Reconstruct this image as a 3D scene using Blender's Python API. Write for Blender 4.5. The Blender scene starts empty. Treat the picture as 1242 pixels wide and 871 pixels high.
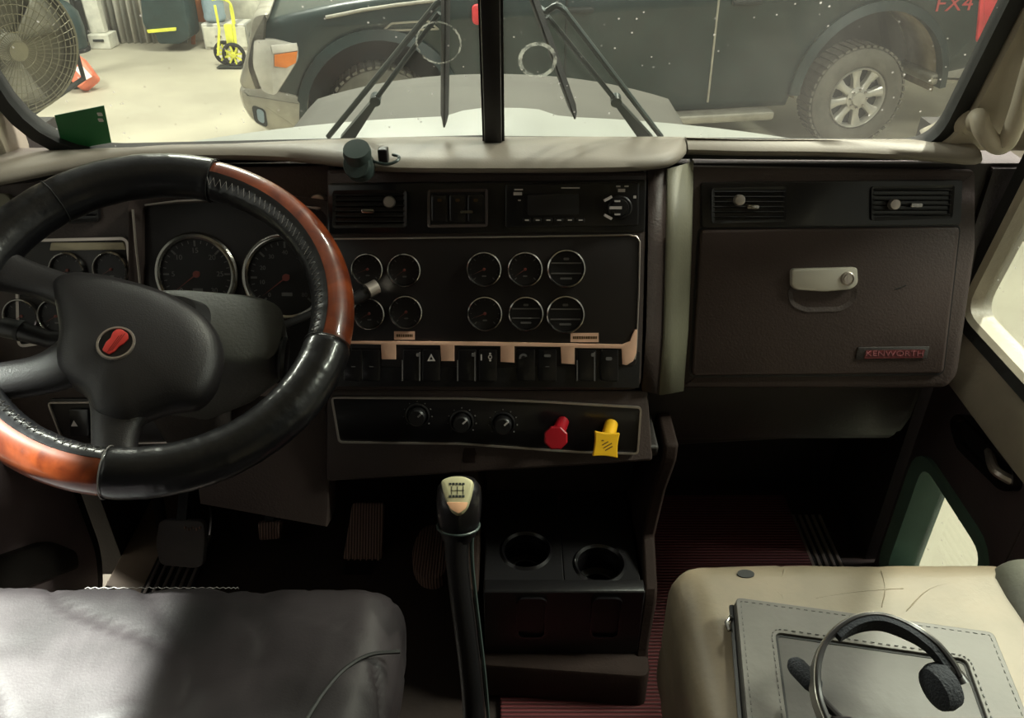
import bpy, bmesh, math, random
from mathutils import Vector, noise
random.seed(7)
PI = math.pi
V = Vector
scene = bpy.context.scene
COL = scene.collection

# ------------------------------------------------------------------ camera
FPX, CX, CY = 1000.0, 621.0, 435.5
PITCH = math.radians(33)
EYE = V((0, 0, 1.25))
cam_d = bpy.data.cameras.new('camera')
cam_d.sensor_width = 36.0
cam_d.lens = 36.0 * FPX / 1242.0
cam_d.clip_start = 0.02
cam = bpy.data.objects.new('camera', cam_d)
COL.objects.link(cam)
cam.location = EYE
cam.rotation_euler = (PI / 2 - PITCH, 0, 0)
scene.camera = cam
FW = V((0, math.cos(PITCH), -math.sin(PITCH)))
UP = V((0, math.sin(PITCH), math.cos(PITCH)))

# ------------------------------------------------------------------ world, lamps, exposure
scene.view_settings.view_transform = 'Standard'
scene.view_settings.look = 'None'
scene.view_settings.gamma = 1
scene.view_settings.use_curve_mapping = False
scene.view_settings.exposure = 0.0
world = bpy.data.worlds.new('shop_air')
scene.world = world
world.use_nodes = True
world.node_tree.nodes['Background'].inputs[0].default_value = (1.0, 0.93, 0.84, 1)
world.node_tree.nodes['Background'].inputs[1].default_value = 0.24


def area(name, loc, target, size, power, color):
    l = bpy.data.lights.new(name, 'AREA')
    l.shape = 'RECTANGLE'
    l.size, l.size_y = size
    l.energy = power
    l.color = color
    o = bpy.data.objects.new(name, l)
    COL.objects.link(o)
    o.location = loc
    o.rotation_euler = (V(target) - V(loc)).to_track_quat('-Z', 'Y').to_euler()
    return o


WARM = (1.0, 0.92, 0.80)
COOL = (1.0, 0.96, 0.87)
area('shop_lamp_front_right', (2.1, 4.4, 5.0), (0.4, 0.6, 0.5), (0.35, 0.35), 150, WARM)
area('shop_lamp_far', (-1.5, 8.0, 5.2), (-1.0, 7.0, -0.95), (2.4, 1.2), 620, COOL)
sp_ = bpy.data.lights.new('seat_patch_spot', 'SPOT')      # added unseen spot, kept narrow to light the driver seat patch
sp_.energy = 21000; sp_.color = (1.0, .97, .95); sp_.spot_size = math.radians(9.5); sp_.spot_blend = .45; sp_.shadow_soft_size = .10
sk_ = bpy.data.lights.new('passenger_seat_spot', 'SPOT')     # added unseen spot, its cone narrowed to the passenger seat
sk_.energy = 2500; sk_.color = WARM; sk_.spot_size = math.radians(12); sk_.spot_blend = .5; sk_.shadow_soft_size = .12
ko_ = bpy.data.objects.new('passenger_seat_spot', sk_); COL.objects.link(ko_)
ko_.location = (3.1, 3.7, 5.0)
ko_.rotation_euler = (V((.52, .60, .5)) - V((3.1, 3.7, 5.0))).to_track_quat('-Z', 'Y').to_euler()
so_ = bpy.data.objects.new('seat_patch_spot', sp_); COL.objects.link(so_)
so_.location = (-2.44, .95, 4.5)
so_.rotation_euler = (V((-.66, .42, .5)) - V((-2.44, .95, 4.5))).to_track_quat('-Z', 'Y').to_euler()
area('shop_lamp_right', (4.0, 1.2, 4.2), (0.3, 1.1, 0.8), (1.2, 1.2), 400, COOL)
area('shop_lamp_left_far', (-6.0, 5.0, 4.6), (-3.5, 6.0, -0.95), (1.6, 1.6), 460, COOL)

# ------------------------------------------------------------------ frames and mesh helpers


class Fr:
    """A physical plane: origin, two in-plane axes and the outward normal."""
    def __init__(s, o, u, v):
        s.o = V(o); s.u = V(u).normalized(); v = V(v)
        s.v = (v - s.u * v.dot(s.u)).normalized(); s.n = s.u.cross(s.v)

    def w(s, a, b, c=0.0):
        return s.o + s.u * a + s.v * b + s.n * c

    def uv(s, x, y, c=0.0):
        d = FW + ((x - CX) / FPX) * V((1, 0, 0)) + ((CY - y) / FPX) * UP
        t = (s.n.dot(s.o - EYE) + c) / s.n.dot(d)
        q = EYE + d * t - s.o
        return (q.dot(s.u), q.dot(s.v))

    def L(s, pts, c=0.0):
        return [s.uv(x, y, c) for x, y in pts]

    def at(s, a, b, c=0.0):
        return Fr(s.w(a, b, c), s.u, s.v)


def ray(x, y, **k):
    d = FW + ((x - CX) / FPX) * V((1, 0, 0)) + ((CY - y) / FPX) * UP
    (ax, val), = k.items()
    i = 'XYZ'.index(ax)
    t = (val - EYE[i]) / d[i]
    return EYE + d * t


FLOOR_FR = lambda z: Fr((0, 0, z), (1, 0, 0), (0, 1, 0))


def rrect(x0, y0, x1, y1, r, n=4):
    out = []
    for cx, cy, a0 in ((x1 - r, y1 - r, 0), (x0 + r, y1 - r, 90), (x0 + r, y0 + r, 180), (x1 - r, y0 + r, 270)):
        for i in range(n + 1):
            a = math.radians(a0 + 90 * i / n)
            out.append((cx + r * math.cos(a), cy + r * math.sin(a)))
    return out


def rpoly(pts, r, n=4):
    """round the corners of a 2-D polygon; r may be a list"""
    out = []
    m = len(pts)
    for i in range(m):
        p = V(pts[i] + (0,)) if len(pts[i]) == 2 else V(pts[i])
        a = V((*pts[i - 1][:2], 0)); b = V((*pts[(i + 1) % m][:2], 0))
        ri = r[i] if isinstance(r, (list, tuple)) else r
        if ri <= 0:
            out.append((p.x, p.y)); continue
        da = (a - p); db = (b - p)
        k = min(ri, da.length * .45, db.length * .45)
        A = p + da.normalized() * k; B = p + db.normalized() * k
        for j in range(n + 1):
            t = j / n
            q = A * (1 - t) ** 2 + p * 2 * t * (1 - t) + B * t * t
            out.append((q.x, q.y))
    return out


def inset(loop, d):
    """offset a simple polygon inwards by d (negative: outwards)"""
    m = len(loop)
    ar = sum(loop[i][0] * loop[(i + 1) % m][1] - loop[(i + 1) % m][0] * loop[i][1] for i in range(m))
    sg = 1 if ar > 0 else -1
    out = []
    for i in range(m):
        p, a, b = V(loop[i]), V(loop[i - 1]), V(loop[(i + 1) % m])
        e1 = (p - a); e2 = (b - p)
        if e1.length < 1e-9: e1 = e2
        if e2.length < 1e-9: e2 = e1
        e1 = e1.normalized(); e2 = e2.normalized()
        n1 = V((-e1.y, e1.x)) * sg; n2 = V((-e2.y, e2.x)) * sg
        k = (n1 + n2)
        k = k / max(k.length_squared / 2, .35)
        q = p + k * d
        out.append((q.x, q.y))
    return out


def BM():
    return bmesh.new()


def prism(bm, fr, loop, c0, c1, bev=0.0):
    """extrude a 2-D loop from c0 (back) to c1 (front), front edge optionally chamfered"""
    rings = [(loop, c0)]
    if bev > 0:
        rings += [(loop, c1 - bev), (inset(loop, bev * .3), c1 - bev * .3), (inset(loop, bev), c1)]
    else:
        rings += [(loop, c1)]
    vs = [[bm.verts.new(fr.w(a, b, c)) for a, b in lp] for lp, c in rings]
    m = len(loop)
    for k in range(len(vs) - 1):
        for i in range(m):
            bm.faces.new((vs[k][i], vs[k][(i + 1) % m], vs[k + 1][(i + 1) % m], vs[k + 1][i]))
    bm.faces.new(vs[0]); bm.faces.new(vs[-1])


def ring(bm, fr, outer, inner, c0, c1, cin=None):
    """a frame with a hole between two loops of the same count"""
    m = len(outer)
    cin = c1 if cin is None else cin
    R = [[bm.verts.new(fr.w(a, b, c)) for a, b in lp] for lp, c in ((outer, c0), (outer, c1), (inner, cin), (inner, c0))]
    for k in range(4):
        A, B = R[k], R[(k + 1) % 4]
        for i in range(m):
            bm.faces.new((A[i], A[(i + 1) % m], B[(i + 1) % m], B[i]))


def lathe(bm, fr, prof, seg=32, cap0=True, cap1=True, sx=1, sy=1, a0=0):
    """profile [(radius, height)] spun about the frame's normal"""
    rings = []
    for r, c in prof:
        if r < 1e-6:
            rings.append([bm.verts.new(fr.w(0, 0, c))])
        else:
            rings.append([bm.verts.new(fr.w(r * sx * math.cos(a0 + 2 * PI * i / seg), r * sy * math.sin(a0 + 2 * PI * i / seg), c)) for i in range(seg)])
    for A, B in zip(rings, rings[1:]):
        for i in range(seg):
            j = (i + 1) % seg
            if len(A) == 1 and len(B) == 1: continue
            if len(A) == 1: bm.faces.new((A[0], B[j], B[i]))
            elif len(B) == 1: bm.faces.new((A[i], A[j], B[0]))
            else: bm.faces.new((A[i], A[j], B[j], B[i]))
    if cap0 and len(rings[0]) > 1: bm.faces.new(rings[0])
    if cap1 and len(rings[-1]) > 1: bm.faces.new(rings[-1])


def smooth_path(pts, n=6, closed=False):
    P = [V(p) for p in pts]
    m = len(P)
    out = []
    rng = range(m) if closed else range(m - 1)
    for i in rng:
        if closed:
            p0, p1, p2, p3 = P[i - 1], P[i], P[(i + 1) % m], P[(i + 2) % m]
        else:
            p0, p1, p2, p3 = P[max(i - 1, 0)], P[i], P[i + 1], P[min(i + 2, m - 1)]
        for j in range(n):
            t = j / n
            out.append(.5 * ((2 * p1) + (p2 - p0) * t + (2 * p0 - 5 * p1 + 4 * p2 - p3) * t * t + (3 * p1 - p0 - 3 * p2 + p3) * t ** 3))
    if not closed: out.append(P[-1])
    return out


def tube(bm, pts, r, seg=10, closed=False, flat=1.0, up=None):
    P = [V(p) for p in pts]
    m = len(P)
    rs = r if isinstance(r, (list, tuple)) else [r] * m
    if len(rs) != m:
        rs = [rs[min(int(i * (len(rs) - 1) / (m - 1)), len(rs) - 2)] * (1 - (i * (len(rs) - 1) / (m - 1) - min(int(i * (len(rs) - 1) / (m - 1)), len(rs) - 2))) +
              rs[min(int(i * (len(rs) - 1) / (m - 1)), len(rs) - 2) + 1] * (i * (len(rs) - 1) / (m - 1) - min(int(i * (len(rs) - 1) / (m - 1)), len(rs) - 2)) for i in range(m)]
    T = []
    for i in range(m):
        a = P[i - 1] if (i or closed) else P[0]
        b = P[(i + 1) % m] if (i < m - 1 or closed) else P[-1]
        T.append((b - a).normalized())
    ref = V(up) if up is not None else (V((0, 0, 1)) if abs(T[0].z) < .9 else V((1, 0, 0)))
    x = (ref - T[0] * ref.dot(T[0])).normalized()
    R = []
    for i in range(m):
        if up is not None: x = V(up)
        x = (x - T[i] * x.dot(T[i])).normalized()
        y = T[i].cross(x)
        R.append([bm.verts.new(P[i] + x * (rs[i] * flat * math.cos(2 * PI * k / seg)) + y * (rs[i] * math.sin(2 * PI * k / seg))) for k in range(seg)])
    for i in range(m if closed else m - 1):
        A, B = R[i], R[(i + 1) % m]
        for k in range(seg):
            bm.faces.new((A[k], A[(k + 1) % seg], B[(k + 1) % seg], B[k]))
    if not closed:
        bm.faces.new(R[0]); bm.faces.new(R[-1])


def bar(bm, a, b, wx, wz, up=(0, 0, 1)):
    """rectangular bar from a to b"""
    a, b = V(a), V(b); t = (b - a).normalized(); u = V(up)
    x = t.cross(u)
    if x.length < 1e-4: x = t.cross(V((1, 0, 0)))
    x.normalize(); z = x.cross(t)
    c = [[bm.verts.new(p + x * sx * wx / 2 + z * sz * wz / 2) for sx, sz in ((-1, -1), (1, -1), (1, 1), (-1, 1))] for p in (a, b)]
    for k in range(4):
        bm.faces.new((c[0][k], c[0][(k + 1) % 4], c[1][(k + 1) % 4], c[1][k]))
    bm.faces.new(c[0]); bm.faces.new(c[1])


def box(bm, x0, y0, z0, x1, y1, z1):
    v = [bm.verts.new((x, y, z)) for x in (x0, x1) for y in (y0, y1) for z in (z0, z1)]
    for f in ((0, 1, 3, 2), (4, 6, 7, 5), (0, 4, 5, 1), (2, 3, 7, 6), (0, 2, 6, 4), (1, 5, 7, 3)):
        bm.faces.new([v[i] for i in f])


def quadgrid(bm, rows):
    """skin a list of rows of points"""
    R = [[bm.verts.new(p) for p in row] for row in rows]
    for A, B in zip(R, R[1:]):
        for i in range(len(A) - 1):
            bm.faces.new((A[i], A[i + 1], B[i + 1], B[i]))
    return R


def loft(bm, rings, cap=True):
    R = [[bm.verts.new(p) for p in r] for r in rings]
    m = len(R[0])
    for A, B in zip(R, R[1:]):
        for i in range(m):
            bm.faces.new((A[i], A[(i + 1) % m], B[(i + 1) % m], B[i]))
    if cap:
        bm.faces.new(R[0]); bm.faces.new(R[-1])


def cushion(bm, x0, y0, z0, x1, y1, z1, r, bulge=.01, wr=.0, ws=8, seed=0, cuts=30, cr=0):
    """rounded upholstered block with a crowned, wrinkled top"""
    c = V(((x0 + x1) / 2, (y0 + y1) / 2, (z0 + z1) / 2)); h = V(((x1 - x0) / 2, (y1 - y0) / 2, (z1 - z0) / 2))
    t = bmesh.new()
    bmesh.ops.create_cube(t, size=2)
    bmesh.ops.subdivide_edges(t, edges=t.edges[:], cuts=cuts, use_grid_fill=True)
    mp = {}
    for v in t.verts:
        p = V((v.co.x * h.x, v.co.y * h.y, v.co.z * h.z))
        q = V([max(-h[i] + r, min(h[i] - r, p[i])) for i in range(3)])
        d = p - q
        if d.length > 1e-9:
            # spread the corner vertices evenly over the rounding
            p = q + d.normalized() * r
        u, w = p.x / h.x, p.y / h.y
        if p.z > 0:
            p.z += bulge * (1 - abs(u) ** 3) * (1 - abs(w) ** 3)
        W = c + p
        if wr:
            k = noise.noise(W * ws + V((seed, 0, 0))) * wr + noise.noise(W * ws * 3.1 + V((seed, 4, 0))) * wr * .3
            W = W + (p.normalized()) * k
        if cr:
            q = V((W.x * 9 + W.y * 5, W.y * 3.2 - W.x * 2.0, seed + W.z * 3)) + noise.noise_vector(W * 5) * .6
            k = abs(noise.noise(q)); W = W - p.normalized() * cr * max(0, 1 - k / .10) ** 1.5
            q = V((W.x * 26, W.y * 9, seed + 7)) + noise.noise_vector(W * 12) * .5
            W = W - p.normalized() * cr * .3 * max(0, 1 - abs(noise.noise(q)) / .14)
        mp[v] = bm.verts.new(W)
    for f in t.faces:
        bm.faces.new([mp[v] for v in f.verts])
    t.free()


def rootloc(o):
    while o.parent: o = o.parent
    return o.location.copy()


def obj(name, bm, m, parent=None, smooth=True, bevel=0, sub=0, angle=35, label=None):
    bmesh.ops.recalc_face_normals(bm, faces=bm.faces[:])
    if parent is not None:
        bmesh.ops.translate(bm, verts=bm.verts[:], vec=-rootloc(parent))
    me = bpy.data.meshes.new(name)
    bm.to_mesh(me); bm.free()
    if smooth:
        me.polygons.foreach_set('use_smooth', [True] * len(me.polygons))
        try: me.set_sharp_from_angle(angle=math.radians(angle))
        except Exception: pass
    me.materials.append(m)
    o = bpy.data.objects.new(name, me)
    COL.objects.link(o)
    if parent is not None: o.parent = parent
    if bevel:
        b = o.modifiers.new('bevel', 'BEVEL'); b.width = bevel; b.segments = 3; b.limit_method = 'ANGLE'; b.angle_limit = math.radians(40)
    if sub:
        s = o.modifiers.new('sub', 'SUBSURF'); s.levels = sub; s.render_levels = sub
    if label: o['label'] = label
    return o


def tag(o, label, cat, group=None):
    o['label'] = label; o['category'] = cat
    if group: o['group'] = group
    return o


def thing(name, label, cat, loc=(0, 0, 0), group=None):
    o = bpy.data.objects.new(name, None); COL.objects.link(o)
    o.location = loc; o.empty_display_size = .05
    return tag(o, label, cat, group)


def struct(name, bm, m, parent=None, **k):
    o = obj(name, bm, m, parent, **k)
    if parent is None: o['kind'] = 'structure'
    return o


def text(name, fr, s, size, m, parent, align='CENTER', depth=.0004, sx=1.0, label=None):
    cu = bpy.data.curves.new('t', 'FONT'); cu.body = s; cu.size = size; cu.align_x = align; cu.align_y = 'CENTER'; cu.extrude = depth
    to = bpy.data.objects.new('t', cu); COL.objects.link(to)
    dg = bpy.context.evaluated_depsgraph_get()
    me = bpy.data.meshes.new_from_object(to.evaluated_get(dg))
    bpy.data.objects.remove(to)
    bm = bmesh.new(); bm.from_mesh(me)
    for v in bm.verts: v.co = fr.w(v.co.x * sx, v.co.y, v.co.z + depth)
    return obj(name, bm, m, parent, smooth=False, label=label)


# ------------------------------------------------------------------ materials
def nodes_of(name):
    m = bpy.data.materials.new(name); m.use_nodes = True
    nt = m.node_tree
    return m, nt, nt.nodes['Principled BSDF']


def mat(name, col, rough=.5, metal=0, var=.12, vs=8, bump=0, bs=200, coat=0, col2=None, spec=None, emit=0):
    m, nt, p = nodes_of(name)
    N, Lk = nt.nodes, nt.links
    tc = N.new('ShaderNodeTexCoord')
    nz = N.new('ShaderNodeTexNoise'); nz.inputs['Scale'].default_value = vs; nz.inputs['Detail'].default_value = 5
    Lk.new(tc.outputs['Object'], nz.inputs['Vector'])
    cr = N.new('ShaderNodeValToRGB')
    c2 = col2 or tuple(c * (1 - var * 1.6) for c in col)
    hi = tuple(min(1, c * (1 + var)) for c in col) if not col2 else col
    cr.color_ramp.elements[0].position = .35; cr.color_ramp.elements[1].position = .65
    cr.color_ramp.elements[0].color = (*c2, 1); cr.color_ramp.elements[1].color = (*hi, 1)
    Lk.new(nz.outputs['Fac'], cr.inputs[0]); Lk.new(cr.outputs[0], p.inputs['Base Color'])
    p.inputs['Roughness'].default_value = rough; p.inputs['Metallic'].default_value = metal
    if coat: p.inputs['Coat Weight'].default_value = coat; p.inputs['Coat Roughness'].default_value = .08
    if spec is not None: p.inputs['Specular IOR Level'].default_value = spec
    if emit:
        p.inputs['Emission Color'].default_value = (*col, 1); p.inputs['Emission Strength'].default_value = emit
    if bump:
        b = N.new('ShaderNodeBump'); b.inputs['Strength'].default_value = bump; b.inputs['Distance'].default_value = .002
        n2 = N.new('ShaderNodeTexNoise'); n2.inputs['Scale'].default_value = bs; n2.inputs['Detail'].default_value = 3
        Lk.new(tc.outputs['Object'], n2.inputs['Vector']); Lk.new(n2.outputs['Fac'], b.inputs['Height']); Lk.new(b.outputs[0], p.inputs['Normal'])
    return m


def wave_mat(name, c1, c2, scale, rough, axis='X', metal=0, bump=.6, sharp=.5, dist=0.0):
    m, nt, p = nodes_of(name); N, Lk = nt.nodes, nt.links
    tc = N.new('ShaderNodeTexCoord'); w = N.new('ShaderNodeTexWave'); w.bands_direction = axis
    w.inputs['Scale'].default_value = scale; w.inputs['Distortion'].default_value = dist
    Lk.new(tc.outputs['Object'], w.inputs['Vector'])
    cr = N.new('ShaderNodeValToRGB'); cr.color_ramp.elements[0].position = max(0, sharp - .2); cr.color_ramp.elements[1].position = min(1, sharp + .2)
    cr.color_ramp.elements[0].color = (*c1, 1); cr.color_ramp.elements[1].color = (*c2, 1)
    Lk.new(w.outputs['Fac'], cr.inputs[0]); Lk.new(cr.outputs[0], p.inputs['Base Color'])
    p.inputs['Roughness'].default_value = rough; p.inputs['Metallic'].default_value = metal
    b = N.new('ShaderNodeBump'); b.inputs['Strength'].default_value = bump; b.inputs['Distance'].default_value = .003
    Lk.new(w.outputs['Fac'], b.inputs['Height']); Lk.new(b.outputs[0], p.inputs['Normal'])
    return m


def wood_mat():
    m, nt, p = nodes_of('burl_wood'); N, Lk = nt.nodes, nt.links
    tc = N.new('ShaderNodeTexCoord'); nz = N.new('ShaderNodeTexNoise'); nz.inputs['Scale'].default_value = 14
    nz.inputs['Detail'].default_value = 8; nz.inputs['Distortion'].default_value = 2.5
    Lk.new(tc.outputs['Object'], nz.inputs['Vector'])
    cr = N.new('ShaderNodeValToRGB'); e = cr.color_ramp.elements
    e[0].position = .3; e[0].color = (.09, .014, .004, 1); e[1].position = .7; e[1].color = (.25, .050, .012, 1)
    Lk.new(nz.outputs['Fac'], cr.inputs[0]); Lk.new(cr.outputs[0], p.inputs['Base Color'])
    p.inputs['Roughness'].default_value = .3; p.inputs['Coat Weight'].default_value = .9; p.inputs['Coat Roughness'].default_value = .06
    return m


def glass_mat(name, tint=(1, 1, 1), dirt=.0, rough=.0, gloss=1.0):
    """thin pane: fresnel reflection, straight transmission, a film of dust with specks"""
    m = bpy.data.materials.new(name); m.use_nodes = True; nt = m.node_tree; N, Lk = nt.nodes, nt.links
    N.remove(N['Principled BSDF']); out = N['Material Output']
    tr = N.new('ShaderNodeBsdfTransparent'); tr.inputs[0].default_value = (*tint, 1)
    gl = N.new('ShaderNodeBsdfGlossy'); gl.inputs['Roughness'].default_value = rough
    fr = N.new('ShaderNodeFresnel'); fr.inputs[0].default_value = 1.45
    mu = N.new('ShaderNodeMath'); mu.operation = 'MULTIPLY'; mu.inputs[1].default_value = gloss
    ge = N.new('ShaderNodeNewGeometry'); ff = N.new('ShaderNodeMath'); ff.operation = 'SUBTRACT'; ff.inputs[0].default_value = 1
    Lk.new(ge.outputs['Backfacing'], ff.inputs[1])
    m0 = N.new('ShaderNodeMath'); m0.operation = 'MULTIPLY'; Lk.new(fr.outputs[0], m0.inputs[0]); Lk.new(ff.outputs[0], m0.inputs[1])
    Lk.new(m0.outputs[0], mu.inputs[0])
    mx = N.new('ShaderNodeMixShader'); Lk.new(mu.outputs[0], mx.inputs[0]); Lk.new(tr.outputs[0], mx.inputs[1]); Lk.new(gl.outputs[0], mx.inputs[2])
    last = mx
    if dirt:
        tc = N.new('ShaderNodeTexCoord')
        df = N.new('ShaderNodeBsdfDiffuse'); df.inputs[0].default_value = (.72, .70, .66, 1)
        tl = N.new('ShaderNodeBsdfTranslucent'); tl.inputs[0].default_value = (.76, .74, .70, 1)
        dm = N.new('ShaderNodeMixShader'); dm.inputs[0].default_value = .6; Lk.new(df.outputs[0], dm.inputs[1]); Lk.new(tl.outputs[0], dm.inputs[2])
        n1 = N.new('ShaderNodeTexNoise'); n1.inputs['Scale'].default_value = 5; n1.inputs['Detail'].default_value = 8; Lk.new(tc.outputs['Object'], n1.inputs['Vector'])
        r1 = N.new('ShaderNodeMapRange'); r1.inputs[1].default_value = .3; r1.inputs[2].default_value = .75; r1.inputs[3].default_value = dirt * .4; r1.inputs[4].default_value = dirt * 1.5
        Lk.new(n1.outputs['Fac'], r1.inputs[0])
        vo = N.new('ShaderNodeTexVoronoi'); vo.inputs['Scale'].default_value = 55; Lk.new(tc.outputs['Object'], vo.inputs['Vector'])
        r2 = N.new('ShaderNodeMapRange'); r2.inputs[1].default_value = .11; r2.inputs[2].default_value = .05; r2.inputs[3].default_value = 0; r2.inputs[4].default_value = .6
        Lk.new(vo.outputs['Distance'], r2.inputs[0])
        n3 = N.new('ShaderNodeTexNoise'); n3.inputs['Scale'].default_value = 9; Lk.new(tc.outputs['Object'], n3.inputs['Vector'])
        r3 = N.new('ShaderNodeMapRange'); r3.inputs[1].default_value = .44; r3.inputs[2].default_value = .56; Lk.new(n3.outputs['Fac'], r3.inputs[0])
        mm = N.new('ShaderNodeMath'); mm.operation = 'MULTIPLY'; Lk.new(r2.outputs[0], mm.inputs[0]); Lk.new(r3.outputs[0], mm.inputs[1])
        ad = N.new('ShaderNodeMath'); ad.operation = 'ADD'; ad.use_clamp = True; Lk.new(r1.outputs[0], ad.inputs[0]); Lk.new(mm.outputs[0], ad.inputs[1])
        m2 = N.new('ShaderNodeMixShader'); Lk.new(ad.outputs[0], m2.inputs[0]); Lk.new(mx.outputs[0], m2.inputs[1]); Lk.new(dm.outputs[0], m2.inputs[2])
        last = m2
    Lk.new(last.outputs[0], out.inputs[0])
    return m


def smear_mat(name, col, alpha, scale=60, lo=.4, hi=.6):
    m = bpy.data.materials.new(name); m.use_nodes = True; nt = m.node_tree; N, Lk = nt.nodes, nt.links
    N.remove(N['Principled BSDF']); out = N['Material Output']
    tr = N.new('ShaderNodeBsdfTransparent')
    tl = N.new('ShaderNodeBsdfTranslucent'); tl.inputs[0].default_value = (*col, 1)
    df = N.new('ShaderNodeBsdfDiffuse'); df.inputs[0].default_value = (*col, 1)
    dm = N.new('ShaderNodeMixShader'); dm.inputs[0].default_value = .5; Lk.new(df.outputs[0], dm.inputs[1]); Lk.new(tl.outputs[0], dm.inputs[2])
    tc = N.new('ShaderNodeTexCoord'); nz = N.new('ShaderNodeTexNoise'); nz.inputs['Scale'].default_value = scale; nz.inputs['Detail'].default_value = 6
    Lk.new(tc.outputs['Object'], nz.inputs['Vector'])
    r = N.new('ShaderNodeMapRange'); r.inputs[1].default_value = lo; r.inputs[2].default_value = hi; r.inputs[4].default_value = alpha; Lk.new(nz.outputs['Fac'], r.inputs[0])
    mx = N.new('ShaderNodeMixShader'); Lk.new(r.outputs[0], mx.inputs[0]); Lk.new(tr.outputs[0], mx.inputs[1]); Lk.new(dm.outputs[0], mx.inputs[2])
    Lk.new(mx.outputs[0], out.inputs[0])
    return m


M = {}
M['pad'] = mat('dash_pad_vinyl', (.235, .205, .17), .5, bump=.12, bs=300, var=.06)
M['brown'] = mat('brown_dash_plastic', (.056, .038, .034), .55, bump=.3, bs=300, var=.08)
M['glove'] = mat('glovebox_brown', (.056, .036, .032), .5, bump=.25, bs=320, var=.06)
M['darkbrown'] = mat('dark_lower_plastic', (.030, .024, .022), .55, bump=.3, bs=240)
M['tanside'] = mat('tan_side_plastic', (.20, .19, .135), .5, bump=.2, bs=240, var=.08)
M['blackp'] = mat('black_plastic', (.010, .009, .010), .4, bump=.15, bs=200)
M['blackg'] = mat('gloss_black_panel', (.007, .006, .007), .28, coat=.2)
M['panelb'] = mat('gauge_panel_black', (.016, .012, .012), .42)
M['rubber'] = mat('black_rubber', (.012, .012, .012), .7, bump=.3, bs=90)
M['chrome'] = mat('chrome', (.42, .40, .38), .2, 1, var=.05)
M['satin'] = mat('satin_silver', (.52, .46, .42), .35, .8, var=.05)
M['copper'] = mat('warm_brushed_trim', (.95, .58, .42), .45, 0, var=.05, vs=30)
M['dial'] = mat('dial_face', (.012, .010, .011), .5)
M['tick'] = mat('tick_print', (.16, .15, .15), .6)
M['needle'] = mat('needle_red', (.22, .05, .04), .5)
M['leather'] = mat('wheel_leather', (.009, .009, .011), .3, bump=.2, bs=150, coat=.3)
M['hubp'] = mat('hub_pad_vinyl', (.022, .020, .022), .42, bump=.18, bs=600)
M['wood'] = wood_mat()
M['thread'] = mat('pale_thread', (.30, .28, .27), .6)
M['badge_red'] = mat('badge_red', (.62, .045, .035), .4)
M['shroud'] = mat('column_shroud_grey', (.075, .075, .068), .5, bump=.3, bs=240)
M['seatblk'] = mat('worn_black_leather', (.024, .020, .022), .5, bump=.10, bs=400, var=.3, vs=9, spec=.16)
M['seatbeige'] = mat('beige_vinyl', (.235, .187, .128), .5, bump=.15, bs=160, var=.1, col2=(.165, .135, .092), vs=9)
M['bolster'] = mat('grey_bolster_vinyl', (.13, .13, .105), .5, bump=.3, bs=120)
M['folio'] = mat('portfolio_vinyl', (.046, .042, .038), .5, bump=.25, bs=60)
M['folio2'] = mat('portfolio_border_vinyl', (.080, .073, .064), .5, bump=.25, bs=60)
M['hsblack'] = mat('headset_black', (.016, .014, .015), .35)
M['hsgrey'] = mat('headband_grey_spring', (.32, .30, .27), .3, .8)
M['foam'] = mat('foam_black', (.020, .022, .028), .9, bump=.8, bs=400)
M['silver'] = mat('painted_silver', (.58, .54, .47), .4, .35, var=.04)
M['red'] = mat('valve_red', (.34, .006, .014), .35)
M['yellow'] = mat('valve_yellow', (.85, .46, .015), .4)
M['print'] = mat('print_dark', (.10, .05, .01), .6)
M['printw'] = mat('print_pale', (.62, .56, .54), .6)
M['darkred'] = mat('dark_red_foil', (.10, .008, .010), .35)
M['plate_text'] = mat('plate_text_mauve', (.26, .075, .085), .4)
M['knobtop'] = mat('knob_plate_olive', (.62, .58, .36), .35, .3)
M['knoblow'] = mat('knob_plate_orange', (.90, .50, .30), .35, .3)
M['headliner'] = mat('pillar_beige_vinyl', (.50, .44, .345), .55, bump=.15, bs=180, var=.06)
M['doorbrown'] = mat('door_brown_vinyl', (.085, .064, .068), .5, bump=.3, bs=180)
M['doortan'] = mat('door_cap_tan', (.40, .355, .285), .5, bump=.3, bs=160, var=.1)
M['doorleft_lit'] = mat('left_door_vinyl_lit', (.30, .225, .235), .5, bump=.3, bs=180)  # door vinyl with light added in its colour, as little reaches this door
M['greenseal'] = mat('green_weathered_seal', (.12, .21, .165), .6, bump=.4, bs=90)
M['jamb'] = mat('jamb_painted_tan', (.38, .30, .22), .45)
M['mat_red'] = wave_mat('ribbed_mat_dark_red', (.05, .010, .011), (.16, .030, .034), 42, .6, 'Y')
M['mat_brown'] = mat('floor_brown', (.022, .012, .009), .75, bump=.8, bs=40)
M['ribplate'] = wave_mat('ribbed_kick_plate', (.03, .025, .02), (.26, .19, .17), 27, .4, 'X', .4)
M['pedal_brown'] = wave_mat('ribbed_pedal', (.10, .06, .045), (.36, .22, .18), 55, .6, 'X')
M['pedal'] = mat('pedal_rubber', (.16, .145, .145), .6, bump=.4, bs=80)
M['white'] = mat('hood_white_paint', (.33, .34, .31), .5, coat=.0, var=.04)
M['hoodshade'] = mat('hood_shaded_paint', (.085, .08, .066), .7, var=.06, vs=4)  # white hood paint greyed to stand in for shade on the forward panel
M['wiper'] = mat('wiper_metal', (.045, .062, .058), .4, .3)
M['floor'] = mat('shop_concrete', (.42, .385, .30), .55, var=.10, vs=1.2, bump=.2, bs=12)
M['corr'] = wave_mat('corrugated_steel', (.30, .30, .27), (.62, .60, .54), 2.2, .5, 'X', .2, dist=.6)
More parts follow.
